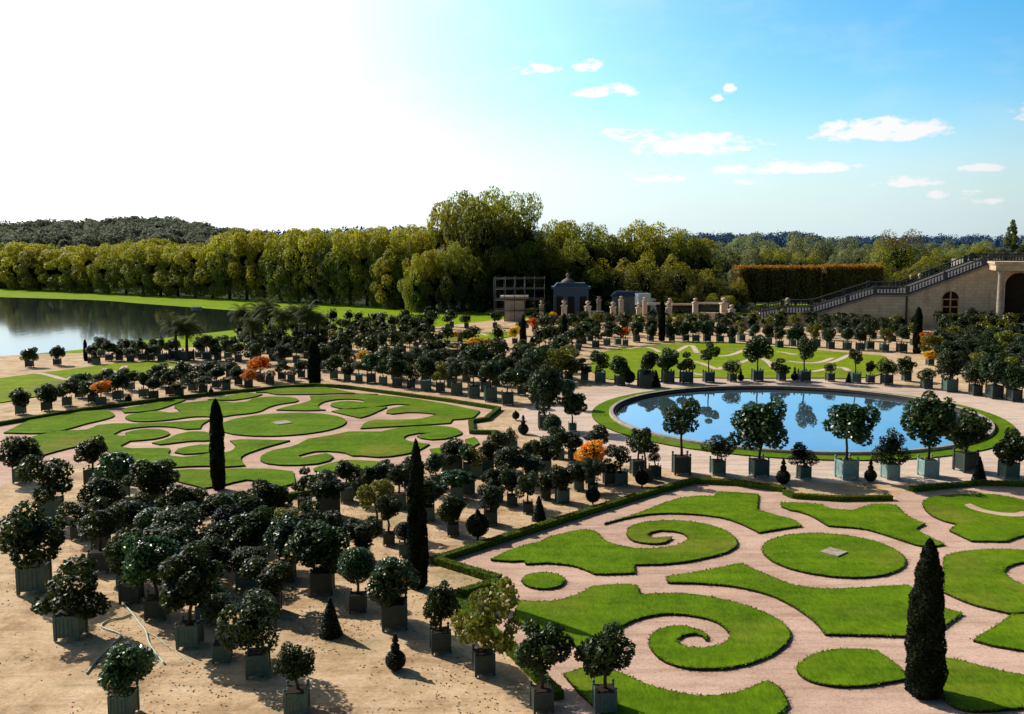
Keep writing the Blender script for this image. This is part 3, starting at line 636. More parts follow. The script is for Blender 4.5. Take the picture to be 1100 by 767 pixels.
for i in range(2): CROWN['yellow%d' % i] = crown('crown', 'round', 250 + i, 2200, .16, M['leaf_yg'], M['fl_yellow'])

# ------------------------------------------------------------------ tubs
def tub_parts(m_i):
    bm = bmesh.new()                                     # unit: side 1, height 1 (without finials)
    box(bm, (0, 0, .53), (.86, .86, .86))
    for a in (0, 1, 2, 3):
        R = Matrix.Rotation(a * math.pi / 2, 3, 'Z')
        for (cx, cz, sx, sz) in ((0, .90, .84, .09), (0, .17, .84, .10)):
            c = R @ Vector((cx, -.435, cz)); box(bm, c, (sx, .05, sz), a * math.pi / 2)
        for k in range(5):
            c = R @ Vector((-.32 + k * .16, -.432, .535)); box(bm, c, (.13, .03, .63), a * math.pi / 2)
    body = mesh_from_bm('tub', bm)
    bm = bmesh.new()
    box(bm, (0, 0, .5), (.11, .11, 1.0)); lathe(bm, [(.03, 1.0), (.03, 1.03), (.065, 1.07), (.075, 1.11), (.05, 1.16), (.01, 1.18)], n=8)
    post = mesh_from_bm('corner_post', bm)
    bm = bmesh.new()
    box(bm, (0, 0, .53), (.9, .9, .86)); 
    for sx in (-1, 1):
        for sy in (-1, 1):
            box(bm, (sx * .43, sy * .43, .53), (.13, .13, 1.04)); box(bm, (sx * .43, sy * .43, 1.1), (.1, .1, .12), taper=.5)
    farb = mesh_from_bm('tub', bm)
    out = []
    for m_ in (M['wood'], M['wood_dark'], M['wood_pale']):
        b, p, f_ = body.copy(), post.copy(), farb.copy()
        for q in (b, p, f_): q.materials.append(m_)
        out.append((b, p, f_))
    return out
TUBS = tub_parts(0)
bm = bmesh.new(); box(bm, (0, 0, 0), (.80, .80, .03)); SOIL = mesh_from_bm('soil', bm); SOIL.materials.append(M['soil'])
TRUNK = []
for s_ in range(4):
    random.seed(300 + s_); bm = bmesh.new(); q = .05
    pts = [(random.gauss(0, .012) * k, random.gauss(0, .012) * k, k / 5) for k in range(6)]
    tube(bm, pts, [q * f for f in (1.15, 1.0, .9, .85, .75, .6)], 8)
    for k in range(5):
        a = k * 1.26 + random.random()
        tube(bm, [(pts[4][0], pts[4][1], .76), (.09 * math.cos(a), .09 * math.sin(a), .98), (.22 * math.cos(a), .22 * math.sin(a), 1.25)], [q * .55, q * .42, q * .2], 6)
    me = mesh_from_bm('trunk', bm); me.materials.append(M['bark']); TRUNK.append(me)

ORD = ['first', 'second', 'third', 'fourth', 'fifth', 'sixth', 'seventh', 'eighth', 'ninth', 'tenth', 'eleventh', 'twelfth', 'thirteenth', 'fourteenth', 'fifteenth', 'sixteenth', 'seventeenth', 'eighteenth', 'nineteenth', 'twentieth', 'twenty first', 'twenty second', 'twenty third', 'twenty fourth', 'twenty fifth', 'twenty sixth', 'twenty seventh', 'twenty eighth', 'twenty ninth', 'thirtieth']
ADJ = {'round': 'leafy dark', 'grey': 'greyish round', 'sparse': 'sparse dark', 'flat': 'low spreading dark', 'clip': 'ball clipped', 'conic': 'pointed dark', 'yg': 'loose yellow green', 'orange': 'orange flowering', 'yellow': 'yellow flowering'}
NAMES = {'orange': 'flowering_shrub', 'yellow': 'flowering_shrub'}
placed = []        # (X, Y)
rand = random.Random(5)
def potted(px, yb, yt, cw, style='round', tw=None, ycb=None, Xw=None):
    """a tree in a square tub; picture measures give base, crown top and crown width"""
    X, Y = Xw if Xw else U(px, yb)
    hgt = max(1.1, zat(yt, Y + .5)) if yt else rand.uniform(2.5, 3.9)
    s = (tw * pxm(Y)) if tw else min(1.25, max(.75, .31 * hgt))
    th = s * 1.05
    Y += s * .5
    w = cw * pxm(Y)
    if ycb: cb = zat(ycb, Y)
    else:
        cb = max(th * 1.02, hgt - w * {'round': 1.02, 'grey': 1.02, 'sparse': 1.08, 'flat': .68, 'clip': .98, 'conic': 1.5, 'yg': 1.1, 'orange': .8, 'yellow': .85}[style])
    if hgt - cb < .5: hgt = cb + .5
    rz = math.radians(8 + rand.gauss(0, 4))
    o = empty(NAMES.get(style, 'potted_tree'), (X, Y, 0), rz)
    placed.append((X, Y))
    vs = [k for k in CROWN if k.rstrip('0123456789') == style] + (['sparse0', 'sparse1'] if style == 'round' and not (yb and 505 < yb < 520) else [])
    near = Y < 95
    tm = TUBS[rand.choice([0, 0, 1, 1, 1]) if not (yb in (513.5, 516, 515.5) and px > 900) else 2]
    if style in ('orange', 'yellow'): w *= 1.3; hgt += .15
    if yb and 376 < yb < 445 and px < 600: w *= 1.22
    if yb > 500: w *= 1.13; cb -= .12 * min(1, cb - th) if cb > th else 0
    if near:
        t = link('tub', tm[0], None, o); t.scale = (s, s, th); t.location = (0, 0, .03)
        for sx in (-1, 1):
            for sy in (-1, 1):
                p = link('corner_post', tm[1], None, t); p.location = (sx * .43, sy * .43, 0)
        e = link('soil', SOIL, None, o); e.scale = (s, s, 1); e.location = (0, 0, th * .965 + .03)
    else:
        t = link('tub', tm[2], None, o); t.scale = (s, s, th); t.location = (0, 0, .03)
    k = link('trunk', rand.choice(TRUNK), None, o); r = .028 + .012 * hgt
    k.location = (0, 0, th * .9); k.scale = (r / .05, r / .05, max(.3, (cb + .3 * (hgt - cb) - th * .9)))
    k.rotation_euler = (0, 0, rand.uniform(0, 6.28))
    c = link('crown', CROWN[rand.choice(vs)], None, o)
    c.location = (0, 0, cb); c.scale = (w / 2, w / 2 * rand.uniform(.92, 1.06), (hgt - cb) / 2)
    c.rotation_euler = (rand.gauss(0, .07), rand.gauss(0, .07), rand.uniform(0, 6.28))
    return o
def row(where, group, items):
    """items: (px, yb, yt, cw[, style[, tw[, ycb]]]); labels count from the left"""
    objs = []
    for it in items:
        objs.append((it[0], (it[4] if len(it) > 4 else 'round'), potted(*it)))
    objs.sort(key=lambda q: q[0])
    for i, (px, st, o) in enumerate(objs):
        tag(o, '%s tub %s, %s from left in %s' % (ADJ[st], 'shrub' if st in ('orange', 'yellow') else 'tree', ORD[i], where), 'potted tree', group)

row('row along near side of pond', 'potted trees along the near side of the pond', [
    (733, 511, 431, 34, 'sparse', 19, 467), (772, 511, 469, 34, 'flat', 15, 487), (817, 513.5, 434, 54, 'round', 18, 479), (865, 515.5, 475, 29, 'conic', 13, 496),
    (912, 516, 433.5, 48, 'round', 20, 469), (958.6, 515.5, 463, 36, 'conic', 16, 496), (1000, 513.5, 425.5, 48, 'round', 18, 471.5), (1041, 508, 443, 37, 'round', 20, 477), (1087, 515, 463, 30, 'round', 17, 497)])
row('row along far side of pond', 'potted trees along the far side of the pond', [
    (611, 408.5, 384, 16), (628, 409.5, 385, 19), (645, 411.5, 377, 19, 'sparse'), (666, 414.5, 383, 20), (693, 417, 397, 14, 'clip', 14), (699, 409.5, 378, 18), (718, 412, 375, 22, 'round', 12), (738, 412.5, 378, 18, 'sparse', 12), (762, 411.5, 368, 20, 'sparse', 11, 385),
    (787, 410.5, 387, 20, 'flat', 8, 400), (814.5, 410, 362, 27, 'round', 11, 387), (840, 409.5, 385.5, 19, 'round', 8), (865, 410.5, 362, 20, 'sparse', 11, 386), (892.6, 410, 390, 13, 'flat', 8), (920, 412, 375, 14, 'sparse', 10), (936, 412, 388, 11, 'round'), (954, 413.5, 386, 22, 'flat', 10),
    (975, 410, 384, 18), (997, 418, 396, 20, 'flat', 10), (1022.6, 421.5, 378, 28, 'grey', 13), (1050, 425.5, 388, 26, 'flat', 11, 412), (1071, 429, 380, 30, 'grey', 14), (1092, 432, 392, 26)])
row('cluster left of pond', 'potted trees clustered left of the pond', [
    (641, 500, 456, 25, 'sparse', 11, 474), (667, 523, 477, 21), (686, 512, 461, 22, 'grey'), (694, 518, 460.5, 23, 'sparse', 12, 484), (704, 514.5, 486, 12, 'flat', 12), (637, 532, 492, 20, 'grey', 11), (655, 522, 492, 16),
    (622, 528, 495, 21, 'grey', 11), (604, 541.5, 500, 24, 'grey', 14), (586, 537.5, 505, 20, 'round', 11), (615, 464, 419, 28, 'round', 8, 444), (610, 440, 407, 17, 'clip', 8, 424), (585, 462, 394, 36, 'grey', 14, 440), (594, 486, 445, 20, 'clip', 12), (601, 494, 458, 22, 'grey', 10), (616, 495, 464, 20, 'grey', 10),
    (586, 508, 467, 27), (569, 505, 474, 14), (634, 521, 477, 25, 'orange', 11), (598, 410, 373, 35, 'yg', 12, 398), (575, 433, 410, 22, 'grey')])
row('upper middle cluster beside near hedge', 'potted trees between the left and near lawns', [
    (550, 545, 503, 22, 'grey', 12), (567, 552.5, 508, 22, 'sparse', 11), (526.5, 565.5, 520, 25, 'grey', 15), (486, 577, 531, 25, 'round', 13, 560), (468, 526.5, 486, 20), (490, 506, 473, 30), (503, 512, 478, 18), (512, 514, 483, 17, 'yg'), (524, 507, 473, 18), (546, 521, 480, 34),
    (490, 538, 505, 29), (533, 541, 502, 26, 'grey'), (571, 522, 491, 23), (480, 513, 488, 20, 'grey'), (549, 486, 459, 14, 'conic'), (503, 533, 508, 15)])
row('cluster around tall middle cypress', 'potted trees between the left and near lawns', [
    (404, 574.5, 515, 33, 'yg', 13), (417, 587, 532, 22, 'grey', 13), (434, 599, 560, 18, 'clip', 13), (326, 551, 502, 22, 'sparse', 14), (350, 560, 509, 40, 'round', 26), (371, 541, 495, 20), (385, 535, 500, 15, 'conic'), (412, 537, 495, 18), (428, 548, 497, 24, 'grey'), (387, 604, 556, 32, 'grey', 14), (440, 530, 490, 24), (396, 538, 500, 18, 'grey')])
row('dense cluster at left foreground', 'potted trees crowded in the left foreground', [
    (97, 522, 470, 26), (126, 537, 485, 37, 'round', 16), (164, 548, 492, 45), (104, 617, 535, 38, 'round', 22), (150, 562, 528, 17, 'flat'), (193, 575, 520, 44), (232, 583, 528, 38), (190, 599, 544, 52, 'flat', 17), (137, 650, 571, 38, 'round', 22), (164, 668, 576, 50, 'round', 23), (200, 699, 589, 60, 'round', 25),
    (228, 614, 561, 32), (262, 635, 588, 42, 'flat', 23), (270, 613, 548, 46), (305, 626, 557, 36, 'round', 20), (344, 641, 562, 54, 'round', 25), (286, 566, 516, 38), (262, 580, 530, 40), (50, 560, 490, 44), (30, 640, 545, 56), (70, 690, 600, 60), (20, 520, 470, 36), (240, 560, 533, 26), (310, 582, 545, 28, 'yg')])
row('bottom row of left foreground', 'potted trees at the bottom of the picture', [
    (383, 660, 587, 37, 'clip', 19, 622), (422, 679, 599, 47, 'round', 29, 646), (472, 704, 627, 31, 'round', 23, 667), (519, 728, 626, 54, 'yg', 24, 692), (274, 730, 635, 62, 'flat', 26, 690), (236, 714, 637, 36, 'flat', 20), (316, 772, 693, 34, 'round'), (582, 768, 671, 47, 'round', 24), (650, 770, 670, 52, 'round', 26), (128, 775, 690, 50, 'round')])
# the two staggered rows beyond the left lawn
row('row beyond left lawn', 'potted trees beyond the left lawn', [
    (107, 437, 411, 12, 'orange'), (98, 433, 408, 22), (125, 430.5, 400, 18), (153, 427.5, 400, 13), (163.5, 430, 406, 12, 'clip'), (182, 425, 396, 17), (191, 427.5, 410, 14, 'flat'), (206, 421, 393, 18), (217, 424, 404, 14, 'flat'), (231.5, 417.5, 392, 14), (242, 419.5, 406, 9), (255, 414.5, 394, 14),
    (266, 417, 399, 11, 'orange'), (279, 410, 384, 15, 'orange'), (289, 413.5, 398, 10, 'flat'), (302, 408.5, 388, 12), (312, 411.5, 396, 11), (323, 406.5, 386, 13, 'grey'), (70, 437, 408, 20), (48, 442, 412, 22), (20, 446, 418, 20), (112, 423, 397, 19), (138, 420, 396, 18), (170, 416, 391, 18, 'grey'), (197, 413, 389, 17), (222, 410, 388, 17), (246, 406, 384, 17), (84, 428, 401, 18)])
row('row right of left lawn', 'potted trees right of the left lawn', [
    (358, 408, 382, 16), (372.5, 410, 390, 12), (385, 411, 389, 12, 'flat'), (398, 412, 380, 18, 'round'), (411, 414, 388, 13), (426, 416.5, 384, 18), (441, 418, 390, 14, 'conic'), (457, 420.5, 384, 18), (472.6, 422, 390, 16, 'yg'), (490, 425, 386, 18, 'grey'), (508.5, 428, 388, 16), (526.5, 432, 388, 20), (545, 436, 396, 16)])
row('row along the lakeside lawn edge', 'potted trees along the lakeside', [
    (97, 391, 371, 10, 'clip'), (102, 392, 376, 8, 'conic'), (116, 388, 366, 11), (127, 388, 373, 14), (139, 389, 373, 12, 'flat'), (152, 388, 362, 9, 'conic'), (161, 388, 370, 12, 'grey'), (173, 389, 362, 8, 'conic'), (180, 387, 367, 9), (212, 385, 366, 9), (221, 387, 360, 9, 'sparse'), (233, 388, 370, 11), (240, 378, 360, 9, 'flat'), (250, 381, 362, 9), (129, 376, 364, 8, 'sparse'), (60, 393, 372, 12), (30, 395, 374, 13), (108, 383, 362, 13), (134, 383, 364, 13, 'grey'), (147, 384, 365, 12), (168, 384, 363, 13), (185, 382, 364, 12), (228, 383, 362, 13), (244, 386, 364, 13, 'grey'), (216, 380, 362, 11)])
row('row behind far right lawn', 'potted trees behind the far right lawn', [
    (640, 374, 351, 13), (652, 372, 349, 12), (664, 371, 350, 12), (672, 371.5, 353, 9, 'orange'), (684, 368, 346, 13), (699, 367, 348, 13), (722, 367, 349, 12), (737, 367, 346, 13), (748, 367.5, 345, 12), (760, 367.5, 345, 14), (774, 368, 347, 14, 'grey'), (787, 369, 350, 12), (797, 367, 345, 12, 'yg'), (812, 368.5, 348, 10, 'clip'), (826, 370, 349, 13), (838, 374, 351, 13),
    (852, 372, 352, 13), (861, 372, 350, 12, 'conic'), (877, 373, 347, 14, 'yg'), (893, 375, 352, 14, 'grey'), (911, 376, 352, 13, 'clip'), (925, 377, 352, 13), (935, 376, 350, 13), (951, 378, 353, 13, 'yg'), (970, 379, 350, 13, 'grey')])
row('flower spots of middle field', 'flowering tub shrubs in the middle field', [
    (388, 397, 378, 9, 'yellow'), (494, 369, 357, 12, 'yellow'), (513, 378, 364, 16, 'yellow'), (553, 370, 351, 12, 'yellow'), (574, 357, 342.5, 10, 'orange'), (593, 351, 336, 8, 'yellow'), (620, 358, 342, 11, 'yg'), (603, 355, 338, 10, 'yg'), (998, 381, 358, 15, 'orange'), (1000, 393, 377, 13, 'yellow'), (358, 372, 354, 14, 'yg'), (274, 408, 389, 10, 'yellow')])
# other rows, set out on the garden's own grid wherever the ground between lawns, pond and paths is free
def inpoly(p, poly):
    c = False; x, y = p; j = len(poly) - 1
    for i in range(len(poly)):
        xi, yi = poly[i][0], poly[i][1]; xj, yj = poly[j][0], poly[j][1]
        if (yi > y) != (yj > y) and x < (xj - xi) * (y - yi) / (yj - yi) + xi: c = not c
        j = i
    return c
def W_(pts): return [U(*p) for p in pts]
keepout = [[Vector(p[:2]) for p in near_floor], [Vector(p) for p in left_floor], W_([(562, 440), (600, 402), (700, 408), (690, 425), (640, 450), (640, 490), (600, 460)]), W_([(455, 370), (485, 354), (560, 353), (556, 366), (510, 371)]), W_([(628, 412), (640, 376), (770, 367), (960, 382), (975, 400), (930, 414)])]
BATCH = []
for (x, y) in ((997, 380), (1000, 393), (553, 370), (494, 369), (513, 378), (574, 357), (388, 397), (672, 371), (358, 372), (598, 410)):
    keepout.append(W_([(x - 9, y - 3), (x + 9, y - 3), (x + 9, y + 17), (x - 9, y + 17)]))
def fill(where, group, region, org, step, du, hmin, hmax, cmin, cmax, styles, mind=2.2, cut=999):
    reg = W_(region); du = Vector(du).normalized(); dn = Vector((-du.y, du.x))
    cells = {}
    for i in range(-40, 40):
        for j in range(-40, 40):
            p = Vector(org) + du * (i + .5 * (j % 2)) * step + dn * j * step * .9 + Vector((rand.gauss(0, .25), rand.gauss(0, .25)))
            if not inpoly(p, reg) or any(inpoly(p, k) for k in keepout): continue
            if (p - PC).length < 24 or any((p.x - q[0]) ** 2 + (p.y - q[1]) ** 2 < mind ** 2 for q in placed): continue
            st = rand.choice(styles); w = rand.uniform(cmin, cmax); hh = rand.uniform(hmin, hmax)
            Y = p.y; 
            # potted() takes picture measures; give it metres through the same scale
            ytop = None
            if Y > cut:
                BATCH.append((p.x, p.y, hh, w, st)); placed.append((p.x, p.y)); continue
            cells.setdefault(j, []).append((p.dot(du), st, potted_m(p, hh, w, st)))
    for r, j in enumerate(sorted(cells)):
        for i, (q, st, o) in enumerate(sorted(cells[j], key=lambda t: t[0])):
            tag(o, '%s tub %s, %s from left in %s row %s' % (ADJ[st], 'shrub' if st in ('orange', 'yellow') else 'tree', ORD[min(i, 29)], ORD[r], where), 'potted tree', group)
def potted_m(p, hh, w, st):
    # picture row of the crown top for a tree of height hh standing at p
    Y = p.y; fw = Y * math.cos(PHI) - (hh - H) * math.sin(PHI); up = Y * math.sin(PHI) + (hh - H) * math.cos(PHI)
    return potted(0, 0, CY - F * up / fw, w / pxm(Y), st, None, None, (p.x, p.y))
V_ = Vector(U(535, 440)) - Vector(U(345, 413))
CUT = 118
fill('of middle field', 'potted trees of the middle field', [(335, 404), (440, 415), (556, 428), (580, 412), (612, 404), (640, 380), (640, 350), (610, 353), (560, 352), (440, 350), (350, 354)], (-24, 105), 4.3, (V_.x, V_.y), 2.5, 3.7, 2.0, 2.9, ['round', 'round', 'grey', 'round', 'flat', 'conic', 'sparse'], cut=CUT)
fill('beneath the palms', 'potted trees beneath the palms', [(255, 395), (330, 395), (350, 354), (330, 352), (300, 360), (255, 366)], (-40, 112), 4.0, (V_.x, V_.y), 2.3, 3.3, 2.0, 2.9, ['round', 'grey', 'round', 'flat'], cut=CUT)
fill('below staircase', 'potted trees below the staircase', [(985, 400), (1005, 372), (1003, 352), (1100, 350), (1160, 352), (1160, 425), (1105, 425), (1090, 415), (1030, 408)], (60, 120), 3.9, (1, -.25), 2.6, 3.9, 2.4, 3.4, ['round', 'grey', 'round', 'yg', 'flat', 'grey'], 2.0, 128)
fill('before staircase', 'potted trees before the staircase', [(800, 362), (985, 372), (985, 355), (900, 352), (800, 350)], (45, 150), 4.6, (1, -.25), 2.5, 3.4, 2.2, 3.0, ['round', 'grey', 'round', 'yg'], cut=10)
fill('near gate', 'potted trees near the gate pillars', [(600, 366), (800, 362), (800, 350), (600, 350)], (5, 160), 4.6, (1, -.1), 2.4, 3.2, 2.2, 3.0, ['round', 'grey', 'round', 'yg', 'round'], cut=10)
fill('right of left cypress', 'potted trees between the left and near lawns', [(340, 560), (430, 540), (470, 500), (560, 478), (600, 470), (640, 500), (610, 520), (560, 560), (470, 580), (410, 610)], (-10, 60), 3.0, (V_.x, V_.y), 1.9, 2.7, 1.5, 2.1, ['round', 'grey', 'round', 'sparse', 'flat'], 2.1)
fill('of left foreground', 'potted trees crowded in the left foreground', [(92, 640), (50, 560), (100, 540), (230, 560), (370, 580), (345, 650), (230, 690), (170, 690)], (-14, 45), 2.2, (V_.x, V_.y), 1.9, 2.7, 1.5, 2.0, ['round', 'round', 'sparse', 'grey', 'clip'], 1.65)

# the farthest tubs of the field read as one mass: a single mesh
def batch_mesh():
    global rng
    rng = np.random.default_rng(77); Ps = []; Ds = []; Ss = []; MI = []; CV = []; CF = []
    bm = bmesh.new()
    mats = [M['leaf'], M['leaf_grey'], M['leaf_yg'], M['core']]
    for (x, y, hh, w, st) in BATCH:
        s = .85; cb = max(s * 1.1, hh - w * (.65 if st == 'flat' else .95)); c = np.array([x, y + .4, (cb + hh) / 2]); R = np.array([w / 2, w / 2, (hh - cb) / 2]); n = 420
        lob = usph(9) * .55; d = usph(n); k = rng.integers(0, 9, n); q = lob[k] + d * .47
        Ps.append(c + q * R); Ds.append(d + rng.normal(0, .5, d.shape)); Ss.append(np.full(n, w * .11)); MI.append(np.full(n, {'grey': 1, 'yg': 2}.get(st, 0)))
        V, Fc = ico(tuple(c), tuple(R * .6), 1, .05); k0 = len(CV); CV += V; CF += [[i + k0 for i in f] for f in Fc]
        box(bm, (x, y + .4, s * .53), (s * .9, s * .9, s), .14)
        tube(bm, [(x, y + .4, s), (x, y + .4, cb + .4)], .06, 5, 1)
    P = np.vstack(Ps); D = np.vstack(Ds); D /= np.linalg.norm(D, axis=1)[:, None]
    o = link('potted_trees', mesh_from_bm('potted_trees', bm), [M['wood_dark'], M['bark']])
    tag(o, 'massed dark tub trees in the farthest rows between the lawns and the garden edge', 'potted trees', None, 'stuff')
    f = link('crowns', leaf_mesh('crowns', P, D, np.concatenate(Ss) * rng.uniform(.6, 1.4, len(P)), np.clip(.42 + .25 * rng.normal(size=len(P)), 0, 1), mats, .6, np.concatenate(MI).astype(np.int32), (CV, CF)), None, o); f['kind'] = 'stuff'
batch_mesh()

# ------------------------------------------------------------------ topiary, cypresses, hedges, palms
def surf_leaves(fn, n, ls, seed, mats, core=None, asp=.55):
    """fn(u, v) -> point, normal on a body of revolution"""
    global rng
    rng = np.random.default_rng(seed)
    P = np.zeros((n, 3)); D = np.zeros((n, 3))
    for i in range(n): P[i], D[i] = fn(rng.random(), rng.random())
    Nn = D + rng.normal(0, .6, D.shape); Nn /= np.linalg.norm(Nn, axis=1)[:, None]
    sh = np.clip(.45 + .25 * rng.normal(size=n), 0, 1)
    return leaf_mesh('foliage', P, Nn, ls * rng.uniform(.6, 1.3, n), sh, mats, asp, None, core)
def revolve(prof, seed, n, ls, m, bumps=.04):
    Z = np.array([p[1] for p in prof]); R = np.array([p[0] for p in prof])
    seg = np.sqrt(np.diff(Z) ** 2 + np.diff(R) ** 2) * (R[:-1] + R[1:] + .05); cum = np.concatenate([[0], np.cumsum(seg)]); cum /= cum[-1]
    ph = np.random.default_rng(seed).uniform(0, 6.28, 4)
    def fn(u, v):
        z = np.interp(u, cum, Z); r = np.interp(u, cum, R); a = v * 2 * math.pi
        k = 1 + bumps * (math.sin(3 * a + ph[0] + z * 9) + math.sin(5 * a + ph[1] - z * 23) + .7 * math.sin(2 * a + 41 * z + ph[2]))
        i = min(np.searchsorted(cum, u), len(Z) - 1); dz = Z[i] - Z[i - 1]; dr = R[i] - R[i - 1]; l = math.hypot(dz, dr) + 1e-6
        return np.array([r * k * math.cos(a), r * k * math.sin(a), z]), np.array([math.cos(a) * dz / l, math.sin(a) * dz / l, -dr / l])
    # core body
    nn = 12; V = []; Fc = []
    for (r, z) in prof:
        for k in range(nn): V.append((r * .9 * math.cos(2 * math.pi * k / nn), r * .9 * math.sin(2 * math.pi * k / nn), z))
    for a in range(len(prof) - 1):
        for k in range(nn):
            p, q, s, t = a * nn + k, a * nn + (k + 1) % nn, (a + 1) * nn + (k + 1) % nn, (a + 1) * nn + k
            Fc += [(p, q, s), (p, s, t)]
    return surf_leaves(fn, n, ls, seed, [m, M['core']], (V, Fc))
def ballprof(c, r, k=8): return [(max(.004, r * math.sin(math.pi * i / k)), c - r * math.cos(math.pi * i / k)) for i in range(k + 1)]
PROF = {   # unit height; radius relative to height
    'cone': [(.004, 0), (.30, .01), (.28, .08), (.19, .42), (.10, .75), (.03, .97), (.004, 1.0)],
    'stack': ballprof(.27, .27) + ballprof(.62, .12)[1:] + [(.05, .76), (.09, .80), (.04, .93), (.004, 1.0)],
    'ball': [(.03, 0), (.03, .12)] + ballprof(.48, .37)[1:-1] + [(.10, .84), (.07, .92), (.004, 1.0)]}
TOPI = {k: revolve(p, 400 + i, 2600, .05, M['topi'], .02) for i, (k, p) in enumerate(PROF.items())}
TL = {'cone': 'dark clipped cone topiary', 'stack': 'dark stacked ball and cone topiary', 'ball': 'dark clipped ball topiary on short stem'}
def topiary(px, yb, yt, kind, where):
    X, Y = U(px, yb); h = zat(yt, Y)
    o = empty('topiary', (X, Y + .2, 0), 0, '%s %s' % (TL[kind], where), 'topiary', 'clipped topiaries')
    f = link('foliage', TOPI[kind], None, o); f.scale = (h, h, h); f.rotation_euler = (0, 0, rand.uniform(0, 6.28))
    bm = bmesh.new(); tube(bm, [(0, 0, 0), (0, 0, h * .4)], .05, 6); link('stem', mesh_from_bm('stem', bm), M['bark'], o)
for a in [(1053, 517.5, 491, 'cone', 'at right end of near pond row'), (842, 520.5, 493, 'stack', 'right of the biggest round tree before the pond'), (936, 518, 494, 'stack', 'between two green tubs before the pond, right of centre'),
          (690, 524, 503, 'ball', 'left of pond by the near hedge'), (796, 409.5, 396, 'stack', 'beyond pond, left of centre'), (854, 409, 394, 'stack', 'beyond pond, right of centre'), (562, 467, 446, 'stack', 'on gravel corner right of left lawn'), (554, 452, 441, 'ball', 'behind stacked topiary at gravel corner'),
          (137, 434, 424, 'ball', 'near hedge at upper left of left lawn'), (226, 423, 414, 'stack', 'beyond left lawn behind the cypress'), (354, 685, 644, 'cone', 'on bare gravel at lower left'), (579, 560, 533, 'cone', 'beside long near hedge among tubs'), (513, 581, 548, 'ball', 'left of tub beside near hedge'), (424, 722, 683, 'stack', 'in front of big tub at bottom'),
          (534, 482, 471, 'cone', 'beside notched corner of left hedge'), (676, 414, 396, 'ball', 'left of pale tub beyond pond'), (705, 416, 398, 'cone', 'right of pale tub beyond pond'), (375, 357, 343, 'cone', 'at meadow edge'), (912, 411, 400, 'cone', 'beyond pond near right lawn end'), (637, 543, 522, 'ball', 'under orange shrub beside the near hedge'), (281, 716, 690, 'stack', 'beside spreading tree at bottom left'), (564, 413, 398, 'cone', 'in middle field beside the yellow green tree')]:
    topiary(*a)
CYP = [revolve([(.03, 0), (.085, .02), (.10, .10), (.095, .35), (.083, .6), (.06, .82), (.035, .93), (.012, .985), (.002, 1.0)], 420 + i, 11000, .024, M['cyp'], .075) for i in range(2)]
CYP2 = revolve([(.03, 0), (.065, .02), (.078, .10), (.080, .35), (.078, .6), (.066, .82), (.045, .93), (.02, .985), (.002, 1.0)], 425, 11000, .026, M['cyp'], .07)
for (px, yb, yt, w, lab, v) in [(233, 527, 430, 14.5, 'dark narrow cypress standing in front of the left round lawn', 2), (448, 634, 474, 22, 'tall dark cypress left of the near hedge corner', 0), (996, 752, 582, 41, 'big dark cypress at bottom right on the near lawn', 1),
                                (562, 388, 338, 8, 'slim cypress beside yellow flowers in the middle field', 0), (711, 366.5, 322, 7, 'slim dark cypress in front of the gate pillars', 2), (337, 413, 366, 13, 'dark cypress at far corner of the left lawn', 2), (986, 380, 330, 9, 'slim cypress in front of the staircase wall', 2), (606, 372, 337, 6, 'thin cypress before the blue covered building', 2), (311 - 220, 388, 365, 4, 'thin pointed cypress by the lakeside at left edge', 2)]:
    X, Y = U(px, yb); h = zat(yt, Y)
    o = empty('cypress_tree', (X, Y + .3, 0), 0, lab, 'cypress', 'column cypresses')
    f = link('foliage', CYP2 if v == 2 else CYP[v], None, o); k = w * pxm(Y) / (.16 if v == 2 else .20); f.scale = (k, k, h)
    bm = bmesh.new(); tube(bm, [(0, 0, 0), (0, 0, h * .3)], .09, 6); link('trunk', mesh_from_bm('trunk', bm), M['bark'], o)

